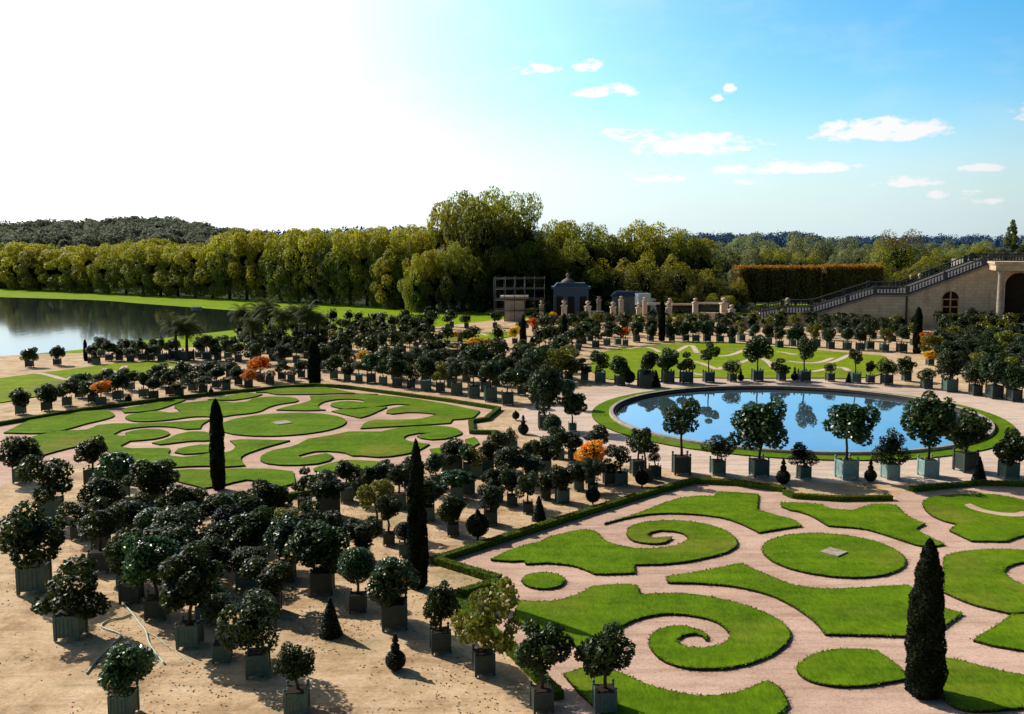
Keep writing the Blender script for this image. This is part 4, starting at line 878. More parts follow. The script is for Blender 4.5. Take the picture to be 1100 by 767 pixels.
def hedge(pts, w, h, label, dens=170):
    """low clipped box hedge along a polyline of ground points"""
    global rng
    rng = np.random.default_rng(int(abs(pts[0][0]) * 100) + 3)
    o = empty('box_hedge', (pts[0][0], pts[0][1], 0), 0, label, 'hedge', 'low box hedges edging the lawns')
    org = Vector((pts[0][0], pts[0][1], 0)); bm = bmesh.new(); P = []; D = []
    P2 = [Vector((p[0], p[1], 0)) for p in pts]
    offs = []
    for i, p in enumerate(P2):
        d0 = (p - P2[i - 1]).normalized() if i else (P2[1] - p).normalized(); d1 = (P2[i + 1] - p).normalized() if i < len(P2) - 1 else d0
        n0 = Vector((-d0.y, d0.x, 0)); n1 = Vector((-d1.y, d1.x, 0)); n = (n0 + n1).normalized(); k = 1 / max(.5, n.dot(n0)); offs.append(n * k * w / 2)
    sec = lambda i: [P2[i] - org - offs[i] * .92, P2[i] - org - offs[i] * .92 + Vector((0, 0, h * .96)), P2[i] - org + offs[i] * .92 + Vector((0, 0, h * .96)), P2[i] - org + offs[i] * .92]
    R = [[bm.verts.new(q) for q in sec(i)] for i in range(len(P2))]
    for a, b in zip(R[:-1], R[1:]):
        for k in range(3): bm.faces.new((a[k], b[k], b[k + 1], a[k + 1]))
    bm.faces.new(R[0]); bm.faces.new(R[-1][::-1])
    bmesh.ops.recalc_face_normals(bm, faces=bm.faces[:]); link('hedge_body', mesh_from_bm('hedge_body', bm), M['boxbody'], o)
    for i in range(len(P2) - 1):
        L = (P2[i + 1] - P2[i]).length; n = int(L * dens)
        for k in range(n):
            t = rng.random(); c = P2[i].lerp(P2[i + 1], t) - org; nn = offs[i].lerp(offs[i + 1], t); bump = .03 * math.sin(t * L * 2.1 + i) + .02 * math.sin(t * L * 5.3)
            q = rng.random() * (w + 2 * h)
            if q < h: P.append(c - nn * (1 + bump) + Vector((0, 0, rng.random() * h))); D.append(-nn.normalized())
            elif q < h + w: P.append(c + nn * rng.uniform(-1, 1) + Vector((0, 0, h * (1 + bump) + rng.normal(0, .012)))); D.append(Vector((0, 0, 1)))
            else: P.append(c + nn * (1 + bump) + Vector((0, 0, rng.random() * h))); D.append(nn.normalized())
    P = np.array([tuple(p) for p in P]); D = np.array([tuple(p) for p in D]) + rng.normal(0, .5, (len(P), 3)); D /= np.linalg.norm(D, axis=1)[:, None]
    link('foliage', leaf_mesh('foliage', P, D, rng.uniform(.06, .12, len(P)), np.clip(.5 + .22 * rng.normal(size=len(P)), 0, 1), [M['box']], .7), None, o)
arc = lambda r, a0, a1, n=14: [(PC.x + r * math.cos(math.radians(a0 + (a1 - a0) * i / n)), PC.y + r * math.sin(math.radians(a0 + (a1 - a0) * i / n))) for i in range(n + 1)]
px_line = lambda *p: [U(*q) for q in p]
hedge(px_line((536, 626), (468, 605), (545, 580), (620, 556), (700, 531), (745, 519), (790, 521), (843, 528.5)), .42, .32, 'long low clipped box hedge bounding the near lawn on its upper left', 260)
hedge(px_line((843, 531), (852, 535), (900, 538), (958, 537)), .38, .29, 'short box hedge below the pond row, left of the path gap', 220)
hedge(px_line((978, 528), (1010, 525), (1053, 521), (1112, 523)), .38, .29, 'box hedge at right below the cone topiary', 220)
hedge(px_line((536, 629), (484, 644), (546, 698), (600, 752)), .42, .32, 'box hedge running to the bottom behind the yellow green tree', 240)
hedge(px_line((-60, 467), (92, 441.5), (160, 432.5), (230, 424.5), (300, 417.5), (338, 415)), .40, .32, 'long low box hedge along the far left side of the left lawn', 70)
hedge(px_line((338, 415), (370, 417), (420, 423.5), (480, 431.5), (536, 440.5), (522, 452), (505.5, 454.5), (507, 466), (530, 466.5), (543, 480)), .40, .32, 'low box hedge right of the left lawn with a notched corner', 80)
hedge(px_line((452, 507), (400, 518), (330, 532), (262, 543), (205, 550)), .40, .32, 'low box hedge along near side of left lawn behind the tubs', 90)

# palms in tubs
def palm(px, yb, yc, span, label):
    X, Y = U(px, yb); h = zat(yc, Y); o = empty('palm_tree', (X, Y, 0), rand.uniform(0, 6), label, 'palm', 'potted palms beside the lake')
    t = link('tub', TUBS[1][2], None, o); t.scale = (1.3, 1.3, 1.2)
    bm = bmesh.new(); tube(bm, [(0, 0, .8), (.05, 0, h * .5), (.1, .05, h)], [.22, .17, .15], 8); link('trunk', mesh_from_bm('trunk', bm), M['bark'], o)
    r = span * pxm(Y) / 2; P = []; D = []
    rs = np.random.default_rng(int(px * 7)); V = []; Fc = []; sh = []
    for k in range(46):
        a = k * 2.4 + rs.uniform(-.2, .2); e = rs.uniform(-.25, 1.35); L = r * rs.uniform(.85, 1.15)
        p = np.array([.1, .05, h]); d = np.array([math.cos(a) * math.cos(e), math.sin(a) * math.cos(e), math.sin(e)]); side = np.array([-math.sin(a), math.cos(a), 0])
        pts = []
        for s in range(9): pts.append(p.copy()); p = p + d * L / 8; d = d - np.array([0, 0, .17 + .03 * s]); d /= np.linalg.norm(d)
        for s in range(1, 9):
            for sg in (-1, 1):
                for q in (0, .5):
                    b0 = pts[s - 1] * (1 - q) + pts[s] * q; b1 = b0 + (pts[s] - pts[s - 1]) * .35
                    wl = r * .30 * math.sin(math.pi * min(1, (s + q) / 9.5)) + .05; tip = b0 + side * sg * wl + (pts[s] - pts[s - 1]) * .6 - np.array([0, 0, wl * .3])
                    i = len(V); V += [tuple(b0), tuple(b1), tuple(tip)]; Fc.append((i, i + 1, i + 2)); sh.append(np.clip(.4 + .25 * rs.normal() + .25 * e, 0, 1))
    me = bpy.data.meshes.new('fronds'); me.from_pydata(V, [], Fc); me.materials.append(M['palm'])
    at = me.attributes.new('shade', 'FLOAT', 'FACE'); at.data.foreach_set('value', np.array(sh, np.float32))
    link('fronds', me, None, o)
for i, (px, yb, yc, sp_) in enumerate([(190, 386, 353, 26), (201, 387, 354, 26), (261, 366, 339, 22), (282, 372, 338, 24), (291, 374, 334, 24), (305, 378, 343, 24), (319, 374, 341, 26), (330, 376, 340, 26), (341, 374, 347, 20), (273, 384, 352, 22)]):
    palm(px, yb, yc - 2.5, sp_ * 1.55, ['left palm of the pair at the lakeside', 'right palm of the pair at the lakeside', 'leftmost palm of the group at the lake corner', 'second palm from left in the lake corner group', 'tallest palm of the lake corner group', 'drooping palm right of the tallest palm', 'broad palm near right end of the palm group', 'palm second from right in the palm group', 'rightmost small palm beside the meadow', 'low palm in front of the lake corner group'][i])

# ------------------------------------------------------------------ background trees
def tree_crown(seed, kind, n, ls, m, top=None):
    global rng
    rng = np.random.default_rng(seed); lobes = []
    if kind == 'tall':
        for i in range(42):
            z = rng.uniform(.0, 1); a = rng.uniform(0, 6.28); w = .9 * math.sqrt(max(.02, 1 - max(0, (z - .45) / .58) ** 2)) * (.72 + .28 * min(1, z / .3)); r = w * rng.uniform(.4, .8)
            lobes.append((r * math.cos(a), r * math.sin(a), z * 2.2, rng.uniform(.20, .36)))
    elif kind == 'broad':
        for i in range(28):
            d = usph(1)[0]; d[2] = abs(d[2]); r = rng.uniform(.45, .8)
            lobes.append((d[0] * r, d[1] * r, d[2] * r * 1.15, rng.uniform(.2, .36)))
        lobes.append((0, 0, .3, .5))
    elif kind == 'pine':
        for i in range(34):
            z = (i + .5) / 34; a = rng.uniform(0, 6.28); r = (1 - z) * rng.uniform(.3, .8) + .03
            lobes.append((r * math.cos(a), r * math.sin(a), z * 2, rng.uniform(.12, .24) * (1.15 - .6 * z)))
    P, d = lobes_points(lobes, n, .35)
    P2, f = norm_crown(P); P3 = P2 * np.array([1, 1, 2.])
    Nn = d * .8 + rng.normal(0, .5, d.shape) + np.array([0, 0, .3]); Nn /= np.linalg.norm(Nn, axis=1)[:, None]
    sh = np.clip(.36 + .2 * rng.normal(size=len(P)) + .55 * (P2[:, 2] - .5), 0, 1)  # leaves painted lighter towards the crown top, as sunlight would
    mats = [m]; mi = None
    if top: mats = [m, top]; mi = ((P2[:, 2] + rng.normal(0, .1, len(P)) > .72)).astype(np.int32)  # sunlit crown top painted with a lighter leaf colour
    if kind != 'pine':
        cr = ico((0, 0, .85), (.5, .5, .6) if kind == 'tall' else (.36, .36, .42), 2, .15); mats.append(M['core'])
        return leaf_mesh('crown', P3, Nn, ls * rng.uniform(.55, 1.4, len(P)), sh, mats, .7, mi, cr)
    return leaf_mesh('crown', P3, Nn, ls * rng.uniform(.55, 1.4, len(P)), sh, mats, .5, mi)
TC = {'plane': [tree_crown(500 + i, 'tall', 9000, .075, M['plane'], M['planeY']) for i in range(3)], 'autumn': [tree_crown(510 + i, 'tall', 9000, .075, M['planeY']) for i in range(2)],
      'dark': [tree_crown(520 + i, 'tall', 10000, .062, M['darktree'], M['plane']) for i in range(3)], 'broad': [tree_crown(530 + i, 'broad', 8500, .062, M['darktree'], M['planeY']) for i in range(3)],
      'pale': [tree_crown(540 + i, 'broad', 7000, .075, M['paletree']) for i in range(3)], 'russet': [tree_crown(550, 'broad', 8500, .060, M['plane'], M['redtree'])], 'pine': [tree_crown(560, 'pine', 4200, .13, M['darktree'])]}
TLAB = {'plane': 'olive green plane tree', 'autumn': 'yellowing plane tree', 'dark': 'tall dark green tree', 'broad': 'broad dark green tree', 'pale': 'pale hazy tree', 'russet': 'big russet topped tree', 'pine': 'dark spiky pine'}
def tree(px, Y, yt, w, kind, bottom=None):
    X = xat(px, 300, Y); h = zat(yt, Y); ww = w * pxm(Y); cb = zat(bottom, Y) if bottom else h * .2
    o = empty('pine_tree' if kind == 'pine' else ('plane_tree' if kind in ('plane', 'autumn') else 'broadleaf_tree'), (X, Y, 0), rand.uniform(0, 6))
    c = link('crown', rand.choice(TC[kind]), None, o); c.location = (0, 0, cb); c.scale = (ww / 2, ww / 2, (h - cb) / 2)
    bm = bmesh.new(); r = .25 + h * .012
    tube(bm, [(0, 0, -.05), (.1, 0, h * .25), (0, .1, h * .6)], [r, r * .8, r * .45], 8)
    for k in range(3):
        a = k * 2.1; tube(bm, [(.05, .05, h * .3), (ww * .2 * math.cos(a), ww * .2 * math.sin(a), h * .55)], [r * .5, r * .2], 6)
    link('trunk', mesh_from_bm('trunk', bm), M['bark'], o); return o
def tree_row(where, group, items):
    L = sorted([(it[0], it[4], tree(*it)) for it in items], key=lambda t: t[0])
    for i, (px, k, o) in enumerate(L): tag(o, '%s, %s from left in %s' % (TLAB[k], ORD[min(i, 29)], where), 'tree', group)
# avenue beyond the lake: front rank
tops = [(-60, 270), (20, 262), (92, 266), (115, 264), (130, 258), (150, 259), (170, 258), (190, 262), (215, 263), (235, 254), (255, 246), (275, 248), (295, 250), (320, 247), (350, 247), (400, 247), (450, 246)]
ytop = lambda x: float(np.interp(x, [t[0] for t in tops], [t[1] for t in tops]))
items = []
for i in range(27):
    x = -50 + i * 18.5; yb = float(np.interp(x, [-60, 92, 260, 430, 480], [306.5, 314, 322, 330.5, 333])); Y = U(x, yb)[1]
    items.append((x, Y, ytop(x) + rand.uniform(-2, 7), rand.uniform(33, 45), rand.choice(['plane', 'plane', 'autumn', 'plane'] if x < 260 else ['plane', 'plane', 'dark', 'autumn']), yb - rand.uniform(1, 4)))
tree_row('avenue beyond the lake', 'plane trees of the avenue beyond the lake', items)
items = []
for i in range(26):
    x = -40 + i * 20; Y = 318 + 8 * (i % 3); items.append((x, Y, ytop(x) - rand.uniform(-4, 2), rand.uniform(32, 44), rand.choice(['plane', 'dark', 'plane', 'autumn']), 319))
tree_row('rank behind the lake avenue', 'trees behind the avenue', items)
# the tall group in the middle
tree_row('tall group behind the garden', 'tall trees in the middle of the background', [
    (478, 222, 219, 44, 'plane', 318), (497, 214, 209, 48, 'dark', 325), (522, 210, 206, 54, 'dark', 328), (545, 214, 211, 48, 'dark', 326), (566, 216, 211, 42, 'dark', 322), (505, 228, 214, 52, 'dark', 322), (534, 230, 212, 52, 'dark', 322)])
tree_row('bank of lower trees before tall group', 'lower trees before the tall group', [
    (418, 216, 278, 34, 'autumn', 332), (436, 218, 266, 34, 'plane', 332), (452, 214, 252, 36, 'autumn', 332), (446, 206, 276, 30, 'plane', 336), (466, 207, 270, 34, 'autumn', 336), (486, 204, 262, 34, 'dark', 336), (508, 206, 268, 40, 'dark', 336), (536, 207, 266, 40, 'dark', 330), (562, 210, 262, 38, 'dark', 330)])
tree_row('wood right of tall group', 'trees right of the tall group', [
    (592, 226, 240, 40, 'dark', 325), (612, 228, 239, 40, 'plane', 325), (632, 226, 242, 36, 'dark', 325), (648, 230, 245, 34, 'dark', 322), (668, 232, 248, 38, 'dark', 322), (690, 230, 241, 46, 'plane', 322), (714, 232, 244, 44, 'plane', 322), (736, 234, 249, 40, 'dark', 322), (755, 232, 258, 36, 'plane', 320), (605, 236, 243, 44, 'dark', 322), (700, 240, 246, 50, 'dark', 320),
    (660, 212, 280, 50, 'broad', 330), (690, 208, 274, 46, 'broad', 330), (730, 210, 276, 46, 'broad', 326), (762, 212, 290, 36, 'broad', 326), (640, 212, 290, 36, 'dark', 330), (600, 214, 268, 44, 'dark', 330), (620, 216, 258, 36, 'dark', 330), (575, 218, 262, 36, 'dark', 330), (790, 212, 300, 30, 'broad', 328), (744, 204, 308, 22, 'broad', 330)])
tree_row('hazy wood right of centre', 'hazy trees far behind the hedge', [
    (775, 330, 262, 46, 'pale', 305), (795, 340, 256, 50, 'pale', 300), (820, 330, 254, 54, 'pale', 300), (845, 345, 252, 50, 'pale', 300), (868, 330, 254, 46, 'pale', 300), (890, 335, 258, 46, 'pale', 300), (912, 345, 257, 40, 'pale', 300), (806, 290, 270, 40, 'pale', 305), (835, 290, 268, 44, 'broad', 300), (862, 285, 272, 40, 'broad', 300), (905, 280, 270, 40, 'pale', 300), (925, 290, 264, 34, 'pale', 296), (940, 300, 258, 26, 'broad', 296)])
tree_row('wood behind the staircase', 'trees behind the staircase', [
    (966, 235, 249, 58, 'russet', 300), (948, 245, 265, 36, 'broad', 300), (938, 228, 283, 34, 'broad', 310), (990, 225, 283, 40, 'broad', 310), (1002, 222, 277, 36, 'broad', 305), (1015, 240, 268, 34, 'broad', 300), (1030, 250, 264, 34, 'pale', 295), (1045, 240, 262, 36, 'broad', 292), (1062, 240, 262, 32, 'broad', 290), (1000, 290, 262, 34, 'pale', 290), (1020, 300, 260, 36, 'pale', 290), (1050, 300, 259, 34, 'pale', 285), (975, 222, 292, 36, 'broad', 310), (1110, 215, 255, 40, 'broad', 285)])
tree_row('terrace above the staircase', 'pines above the staircase', [(1085, 205, 238, 24, 'pine', 275), (1120, 206, 246, 30, 'pine', 275)])
# bank of shrubs along the garden's far side
SHR = [(812, 196, 329, 30, 'broad', 340), (840, 198, 322, 24, 'broad', 338)]
tree_row('shrubs below the clipped hedge', 'shrubs at the foot of the clipped hedge', SHR + [(765, 200, 316, 20, 'broad', 334), (782, 198, 318, 18, 'autumn', 334), (720, 203, 319, 18, 'autumn', 332), (735, 204, 320, 18, 'autumn', 332), (752, 203, 319, 18, 'autumn', 332), (704, 204, 320, 16, 'autumn', 332), (548, 196, 331, 22, 'pale', 345), (530, 196, 333, 22, 'dark', 345), (505, 198, 335, 24, 'dark', 346), (570, 196, 331, 18, 'dark', 345), (485, 199, 338, 20, 'dark', 347)])

# distant woods: one mass each
def woods(name, label, m, line, Y, depth, zb, n_cr, r, per, seed, kind='stuff'):
    global rng
    rng = np.random.default_rng(seed); rs = np.random.default_rng(seed + 1); Ps = []; Ds = []
    xs = [l[0] for l in line]
    for i in range(n_cr):
        x = rs.uniform(min(xs), max(xs)); k = rs.random(); y = Y + depth * k
        top = zat(float(np.interp(x, xs, [l[1] for l in line])), Y + depth) * (.55 + .45 * k) ; X = xat(x, 258, y)
        rr = r * rs.uniform(.7, 1.3); d = usph(per); d[:, 2] = np.abs(d[:, 2])
        Ps.append(np.array([X, y, top - rr * rs.uniform(.7, 1.1)]) + d * rr * np.array([1, 1, 1.1]) * (1 - .3 * rng.random((per, 1)))); Ds.append(d)
    P = np.vstack(Ps); D = np.vstack(Ds) + rng.normal(0, .4, (len(P), 3)); D /= np.linalg.norm(D, axis=1)[:, None]
    me = leaf_mesh(name, P, D, r * .24 * rng.uniform(.6, 1.4, len(P)), np.clip(.45 + .25 * rng.normal(size=len(P)), 0, 1), [m], .8)
    o = link(name, me); tag(o, label, 'woods', None, kind)
    # the land it stands on
    bm = bmesh.new(); prev = None
    for x in np.linspace(min(xs), max(xs), 60):
        zt = zat(float(np.interp(x, xs, [l[1] for l in line])), Y + depth)
        a = bm.verts.new((xat(x, 258, Y), Y, 0)); b = bm.verts.new((xat(x, 258, Y + depth * .8), Y + depth * .8, max(.2, zt - 2.2 * r))); c = bm.verts.new((xat(x, 258, Y + depth * 2), Y + depth * 2, 0))
        if prev:
            bm.faces.new((prev[0], a, b, prev[1])); bm.faces.new((prev[1], b, c, prev[2]))
        prev = (a, b, c)
    struct(link('hills', mesh_from_bm('hills', bm), M['woodsland'] if m is M['woods'] else M['blueland']))
M['woodsland'] = plain_mat('wooded_slope', (.09, .11, .085), .95, .05, .3, .05); M['blueland'] = plain_mat('haze_blue_slope', (.055, .10, .17), .95, .05, .2, .02)  # slope colours include painted distance haze
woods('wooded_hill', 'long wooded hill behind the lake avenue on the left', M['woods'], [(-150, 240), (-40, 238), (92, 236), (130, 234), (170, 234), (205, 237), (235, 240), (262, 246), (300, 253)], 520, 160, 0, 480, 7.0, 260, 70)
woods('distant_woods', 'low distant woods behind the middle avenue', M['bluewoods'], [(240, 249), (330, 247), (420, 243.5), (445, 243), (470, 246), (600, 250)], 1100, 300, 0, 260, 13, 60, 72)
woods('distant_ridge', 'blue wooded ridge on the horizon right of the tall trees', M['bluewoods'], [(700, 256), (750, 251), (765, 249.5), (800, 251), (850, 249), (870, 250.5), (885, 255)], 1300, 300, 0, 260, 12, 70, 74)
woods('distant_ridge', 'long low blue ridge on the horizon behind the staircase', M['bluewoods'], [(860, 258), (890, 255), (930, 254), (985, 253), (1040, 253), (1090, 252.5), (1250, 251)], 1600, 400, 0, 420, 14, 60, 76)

# clipped autumn hedge blocks (palisades)
def block(px0, px1, Y, yt, yb, D, label, seed):
    global rng
    rng = np.random.default_rng(seed)
    x0, x1 = xat(px0, 300, Y), xat(px1, 300, Y); zt, zb = zat(yt, Y), max(.3, zat(yb, Y)); W2 = x1 - x0
    o = empty('clipped_hedge', ((x0 + x1) / 2, Y + D / 2, 0), 0, label, 'hedge', 'tall clipped autumn hedges')
    n = 9000; P = np.zeros((n, 3)); Dn = np.zeros((n, 3)); q = rng.random(n); hh = zt - zb
    u = rng.uniform(-.5, .5, n); v = rng.uniform(0, 1, n)
    front = q < .55; top = (q >= .55) & (q < .82); left = (q >= .82) & (q < .91); right = q >= .91
    P[front] = np.c_[u[front] * W2, -D / 2 + rng.normal(0, .12, front.sum()), zb + v[front] * hh]; Dn[front] = (0, -1, 0)
    P[top] = np.c_[u[top] * W2, (v[top] - .5) * D, zt + rng.normal(0, .18, top.sum())]; Dn[top] = (0, 0, 1)
    P[left] = np.c_[-W2 / 2 + rng.normal(0, .12, left.sum()), u[left] * D, zb + v[left] * hh]; Dn[left] = (-1, 0, 0)
    P[right] = np.c_[W2 / 2 + rng.normal(0, .12, right.sum()), u[right] * D, zb + v[right] * hh]; Dn[right] = (1, 0, 0)
    P[:, 1] += .35 * np.sin(P[:, 0] * 1.7) * .5; Dn = Dn + rng.normal(0, .45, Dn.shape); Dn /= np.linalg.norm(Dn, axis=1)[:, None]
    mi = (P[:, 2] > zt - .35 - .5 * rng.random(n)).astype(np.int32)
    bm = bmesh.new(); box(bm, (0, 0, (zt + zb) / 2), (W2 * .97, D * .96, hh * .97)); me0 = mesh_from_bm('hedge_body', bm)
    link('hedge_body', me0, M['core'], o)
    link('foliage', leaf_mesh('foliage', P, Dn, .42 * rng.uniform(.6, 1.4, n), np.clip(.45 + .25 * rng.normal(size=n), 0, 1), [M['redtree'], M['orangetop']], .75, mi), None, o)
    bm = bmesh.new()
    for k in range(int(W2 / 3)): tube(bm, [(-W2 / 2 + 1.5 + k * 3, 0, -.05), (-W2 / 2 + 1.5 + k * 3, 0, zb + .6)], .16, 6)
    link('trunks', mesh_from_bm('trunks', bm), M['bark'], o)
block(794, 883, 214, 287, 325, 8, 'dark clipped hedge block with orange top, left of the gap', 80)
block(887, 948, 217, 286, 322, 8, 'dark clipped hedge block with orange top, right of the gap', 81)

# ------------------------------------------------------------------ the great staircase
A0 = Vector((75.1, 162.6)); Bv = (Vector((41.5, 171.5)) - A0); SD = Bv.normalized()     # runs left from the portal
rot = math.atan2(-SD.y, -SD.x)                                                        # local +X points right
def SW(px, py, off=0.0):                # picture point -> (local x, z) on the wall plane, or on a plane standing off it toward the garden
    r = ray(px, py); d = Vector((r[0], r[1])); n = Vector((-SD.y, SD.x)); sg = 1 if n.y < 0 else -1; t = (A0 + n * sg * off).dot(n) / d.dot(n); p = d * t
    return -(p - A0).dot(SD), H + t * r[2]
st = empty('stone_staircase', (A0.x, A0.y, 0), rot, 'great stone staircase wall with balustrades climbing to the right behind the garden', 'staircase')
top_px = [(800, 346), (843, 337.5), (872, 337.5), (940, 316.5), (975, 316.5), (1064, 283)]
prof = [SW(*p) for p in top_px]; xr = SW(1330, 283)[0]
prof.append((xr, prof[-1][1]))
steps = [(prof[0][0], 0.0)]
for (a, b) in zip(prof[:-1], prof[1:]):
    n = max(1, int(abs(b[1] - a[1]) / .17))
    for k in range(n):
        xk = a[0] + (b[0] - a[0]) * k / n; zk = a[1] + (b[1] - a[1]) * (k + 1) / n
        steps += [(xk, zk if b[1] > a[1] + .2 else a[1] + (b[1] - a[1]) * k / n), (a[0] + (b[0] - a[0]) * (k + 1) / n, zk)]
cl = [steps[0]]
for p in steps[1:]:
    if math.hypot(p[0] - cl[-1][0], p[1] - cl[-1][1]) > 1e-4: cl.append(p)
cl.append((xr, 0.0))
DEP = 21.0
def arch_outline(cx, w, z0, zs, n=12):       # door outline: springing at zs
    return [(cx - w / 2, z0), (cx - w / 2, zs)] + [(cx - w / 2 * math.cos(math.pi * i / n), zs + w / 2 * math.sin(math.pi * i / n)) for i in range(1, n)] + [(cx + w / 2, zs), (cx + w / 2, z0)]
d1x = SW(1021, 330)[0]; d1w = 17.4 * pxm(165); d1t = SW(1021, 313)[1]
d2x = SW(905.5, 345)[0]; d2w = 15 * pxm(169); d2t = SW(905.5, 336)[1]
doors = [arch_outline(d1x, d1w, 0.02, d1t - d1w / 2), arch_outline(d2x, d2w, 0.02, d2t - d2w / 2)]
# the blind arch in the portal, off to the right of the corner column
d3x = SW(1095, 300)[0]; d3w = 4.2; d3t = SW(1095, 293)[1]
doors.append(arch_outline(d3x, d3w, 0.02, d3t - d3w / 2))
bm = bmesh.new()
for loop in [cl] + doors:
    vs = [bm.verts.new((p[0], 0, p[1])) for p in loop]
    for i in range(len(vs)): bm.edges.new((vs[i - 1], vs[i]))
bmesh.ops.triangle_fill(bm, use_beauty=True, use_dissolve=False, edges=bm.edges[:])
fa = [bm.verts.new((p[0], 0, p[1])) for p in cl]; fb = [bm.verts.new((p[0], DEP, p[1])) for p in cl]
for i in range(len(cl) - 1): bm.faces.new((fa[i], fa[i + 1], fb[i + 1], fb[i])).material_index = 1
for loop in doors:
    a = [bm.verts.new((p[0], 0, p[1])) for p in loop]; b = [bm.verts.new((p[0], .9, p[1])) for p in loop]
    for i in range(len(loop) - 1): bm.faces.new((a[i], a[i + 1], b[i + 1], b[i]))
bmesh.ops.recalc_face_normals(bm, faces=bm.faces[:])
link('wall', mesh_from_bm('wall', bm), [M['wallstone'], M['balu']], st)
for i, loop in enumerate(doors):
    bm = bmesh.new(); bm.faces.new([bm.verts.new((p[0], .85, p[1])) for p in loop])
    dm = [M['dark'], M['dark'], M['dark']][i]
    nm = ['door', 'door', 'niche'][i]
    dd = link(nm, mesh_from_bm(nm, bm), dm, st)
    if i == 0:
        bm = bmesh.new(); w = d1w; h0 = d1t - d1w / 2
        for xx in (-.46, 0, .46): box(bm, (d1x + xx * w, .28, (h0 + (.45 * w if xx == 0 else 0)) / 2), (.22, .1, h0 + (.45 * w if xx == 0 else 0)))
        for zz in (.25, .5, .75, 1.0): box(bm, (d1x, .27, h0 * zz), (w * .95, .1, .2))
        link('door_frame', mesh_from_bm('door_frame', bm), M['door'], dd)
# coping, balustrades, piers
def balustrade(y0, name='balustrade'):
    bm = bmesh.new(); seg = prof[1:]
    for (a, b) in zip(prof[:-1], prof[1:]):
        L = math.hypot(b[0] - a[0], b[1] - a[1]); an = math.atan2(b[1] - a[1], b[0] - a[0]); mid = ((a[0] + b[0]) / 2, (a[1] + b[1]) / 2)
        for (dz, hh, ww) in ((.12, .30, .62), (1.28, .22, .58)):
            vs = []
            for (xx, zz) in ((a[0], a[1]), (b[0], b[1])):
                vs.append([bm.verts.new((xx, y0 + sy * ww / 2, zz + dz + sz * hh / 2)) for (sy, sz) in ((-1, -1), (1, -1), (1, 1), (-1, 1))])
            for k in range(4): bm.faces.new((vs[0][k], vs[0][(k + 1) % 4], vs[1][(k + 1) % 4], vs[1][k]))
            bm.faces.new(vs[0][::-1]); bm.faces.new(vs[1])
        n = int(abs(b[0] - a[0]) / .48)
        for k in range(n):
            t = (k + .5) / n; zz = a[1] + (b[1] - a[1]) * t
            lathe(bm, [(.09, .24), (.07, .34), (.14, .52), (.10, .78), (.07, .95), (.09, 1.18)], (a[0] + (b[0] - a[0]) * t, y0, zz), 6)
        for k in range(0, n, 12): box(bm, (a[0] + (b[0] - a[0]) * k / max(1, n), y0, a[1] + (b[1] - a[1]) * k / max(1, n) + .75), (.7, .7, 1.5))
    bmesh.ops.recalc_face_normals(bm, faces=bm.faces[:])
    return link(name, mesh_from_bm(name, bm), M['balu'], st)
b1 = balustrade(.30); balustrade(DEP - .4)
for (px, py, r) in ((846, 323, .45), (980, 297.5, .28), (989.6, 296, .34)):
    x, z = SW(px, py); bm = bmesh.new(); lathe(bm, [(.02, -r * 1.6), (r * .9, -r * 1.5), (r * .4, -r * 1.0)] + [(max(.02, r * math.sin(math.pi * i / 8)), -r * math.cos(math.pi * i / 8)) for i in range(1, 9)], (x, 2.0, z), 10)
    link('finial', mesh_from_bm('finial', bm), M['stone'], b1)
# cornice band under the balustrade, pilaster strips, drain pipe
bm = bmesh.new()
for (a, b) in zip(prof[:-1], prof[1:]):
    vs = []
    for (xx, zz) in (a, b): vs.append([bm.verts.new((xx, y, zz + dz)) for (y, dz) in ((-.22, -.38), (-.003, -.38), (-.003, -.04), (-.22, -.04))])
    for k in range(4): bm.faces.new((vs[0][k], vs[0][(k + 1) % 4], vs[1][(k + 1) % 4], vs[1][k]))
bmesh.ops.recalc_face_normals(bm, faces=bm.faces[:]); link('cornice', mesh_from_bm('cornice', bm), M['greystone'], st)
x, z = SW(974, 318); bm = bmesh.new(); tube(bm, [(x, -.14, 0), (x, -.14, z)], .16, 8); link('drain_pipe', mesh_from_bm('drain_pipe', bm), M['iron'], st)
# portal at the right end: projecting block, entablature, columns
xa = SW(1070, 283, 6.5)[0]; zc = SW(1066, 283)[1]
bm = bmesh.new(); box(bm, ((xa + xr) / 2, -3.3, zc - .45), (xr - xa, 6.58, 1.1)); box(bm, ((xa + xr) / 2, -3.5, zc + .25), (xr - xa + .6, 7.4, .36)); box(bm, ((xa + xr) / 2, -3.4, zc - .05), (xr - xa + .25, 6.9, .22)); por = link('entablature', mesh_from_bm('entablature', bm), M['wallstone'], st)
for k, px in enumerate((1074.5, 1112, 1124)):
    x = SW(px, 320, 5.8)[0]; zt = zc - 1.0
    bm = bmesh.new(); lathe(bm, [(.66, 0), (.66, .25), (.55, .35), (.54, zt * .33), (.46, zt - .55), (.48, zt - .5), (.64, zt - .25), (.66, zt - .003)], (x, -5.8, 0), 20)
    link('column', mesh_from_bm('column', bm), M['stone'], st)
# terrace ground behind the staircase, where the pines stand
bm = bmesh.new(); box(bm, ((xa + xr) / 2 + 6, DEP + 16, 5.5), (xr - xa + 10, 31.9, 11.0)); link('terrace', mesh_from_bm('terrace', bm), M['greystone'], st)
bm = bmesh.new()
for k in range(28): box(bm, (xa + 2 + k * 1.1, 8.0, zc + 1.25), (.06, .06, 1.7))
box(bm, (xa + 16, 8.0, zc + 2.0), (31, .07, .09)); box(bm, (xa + 16, 8.0, zc + .7), (31, .07, .09))
link('railing', mesh_from_bm('railing', bm), M['iron'], st)

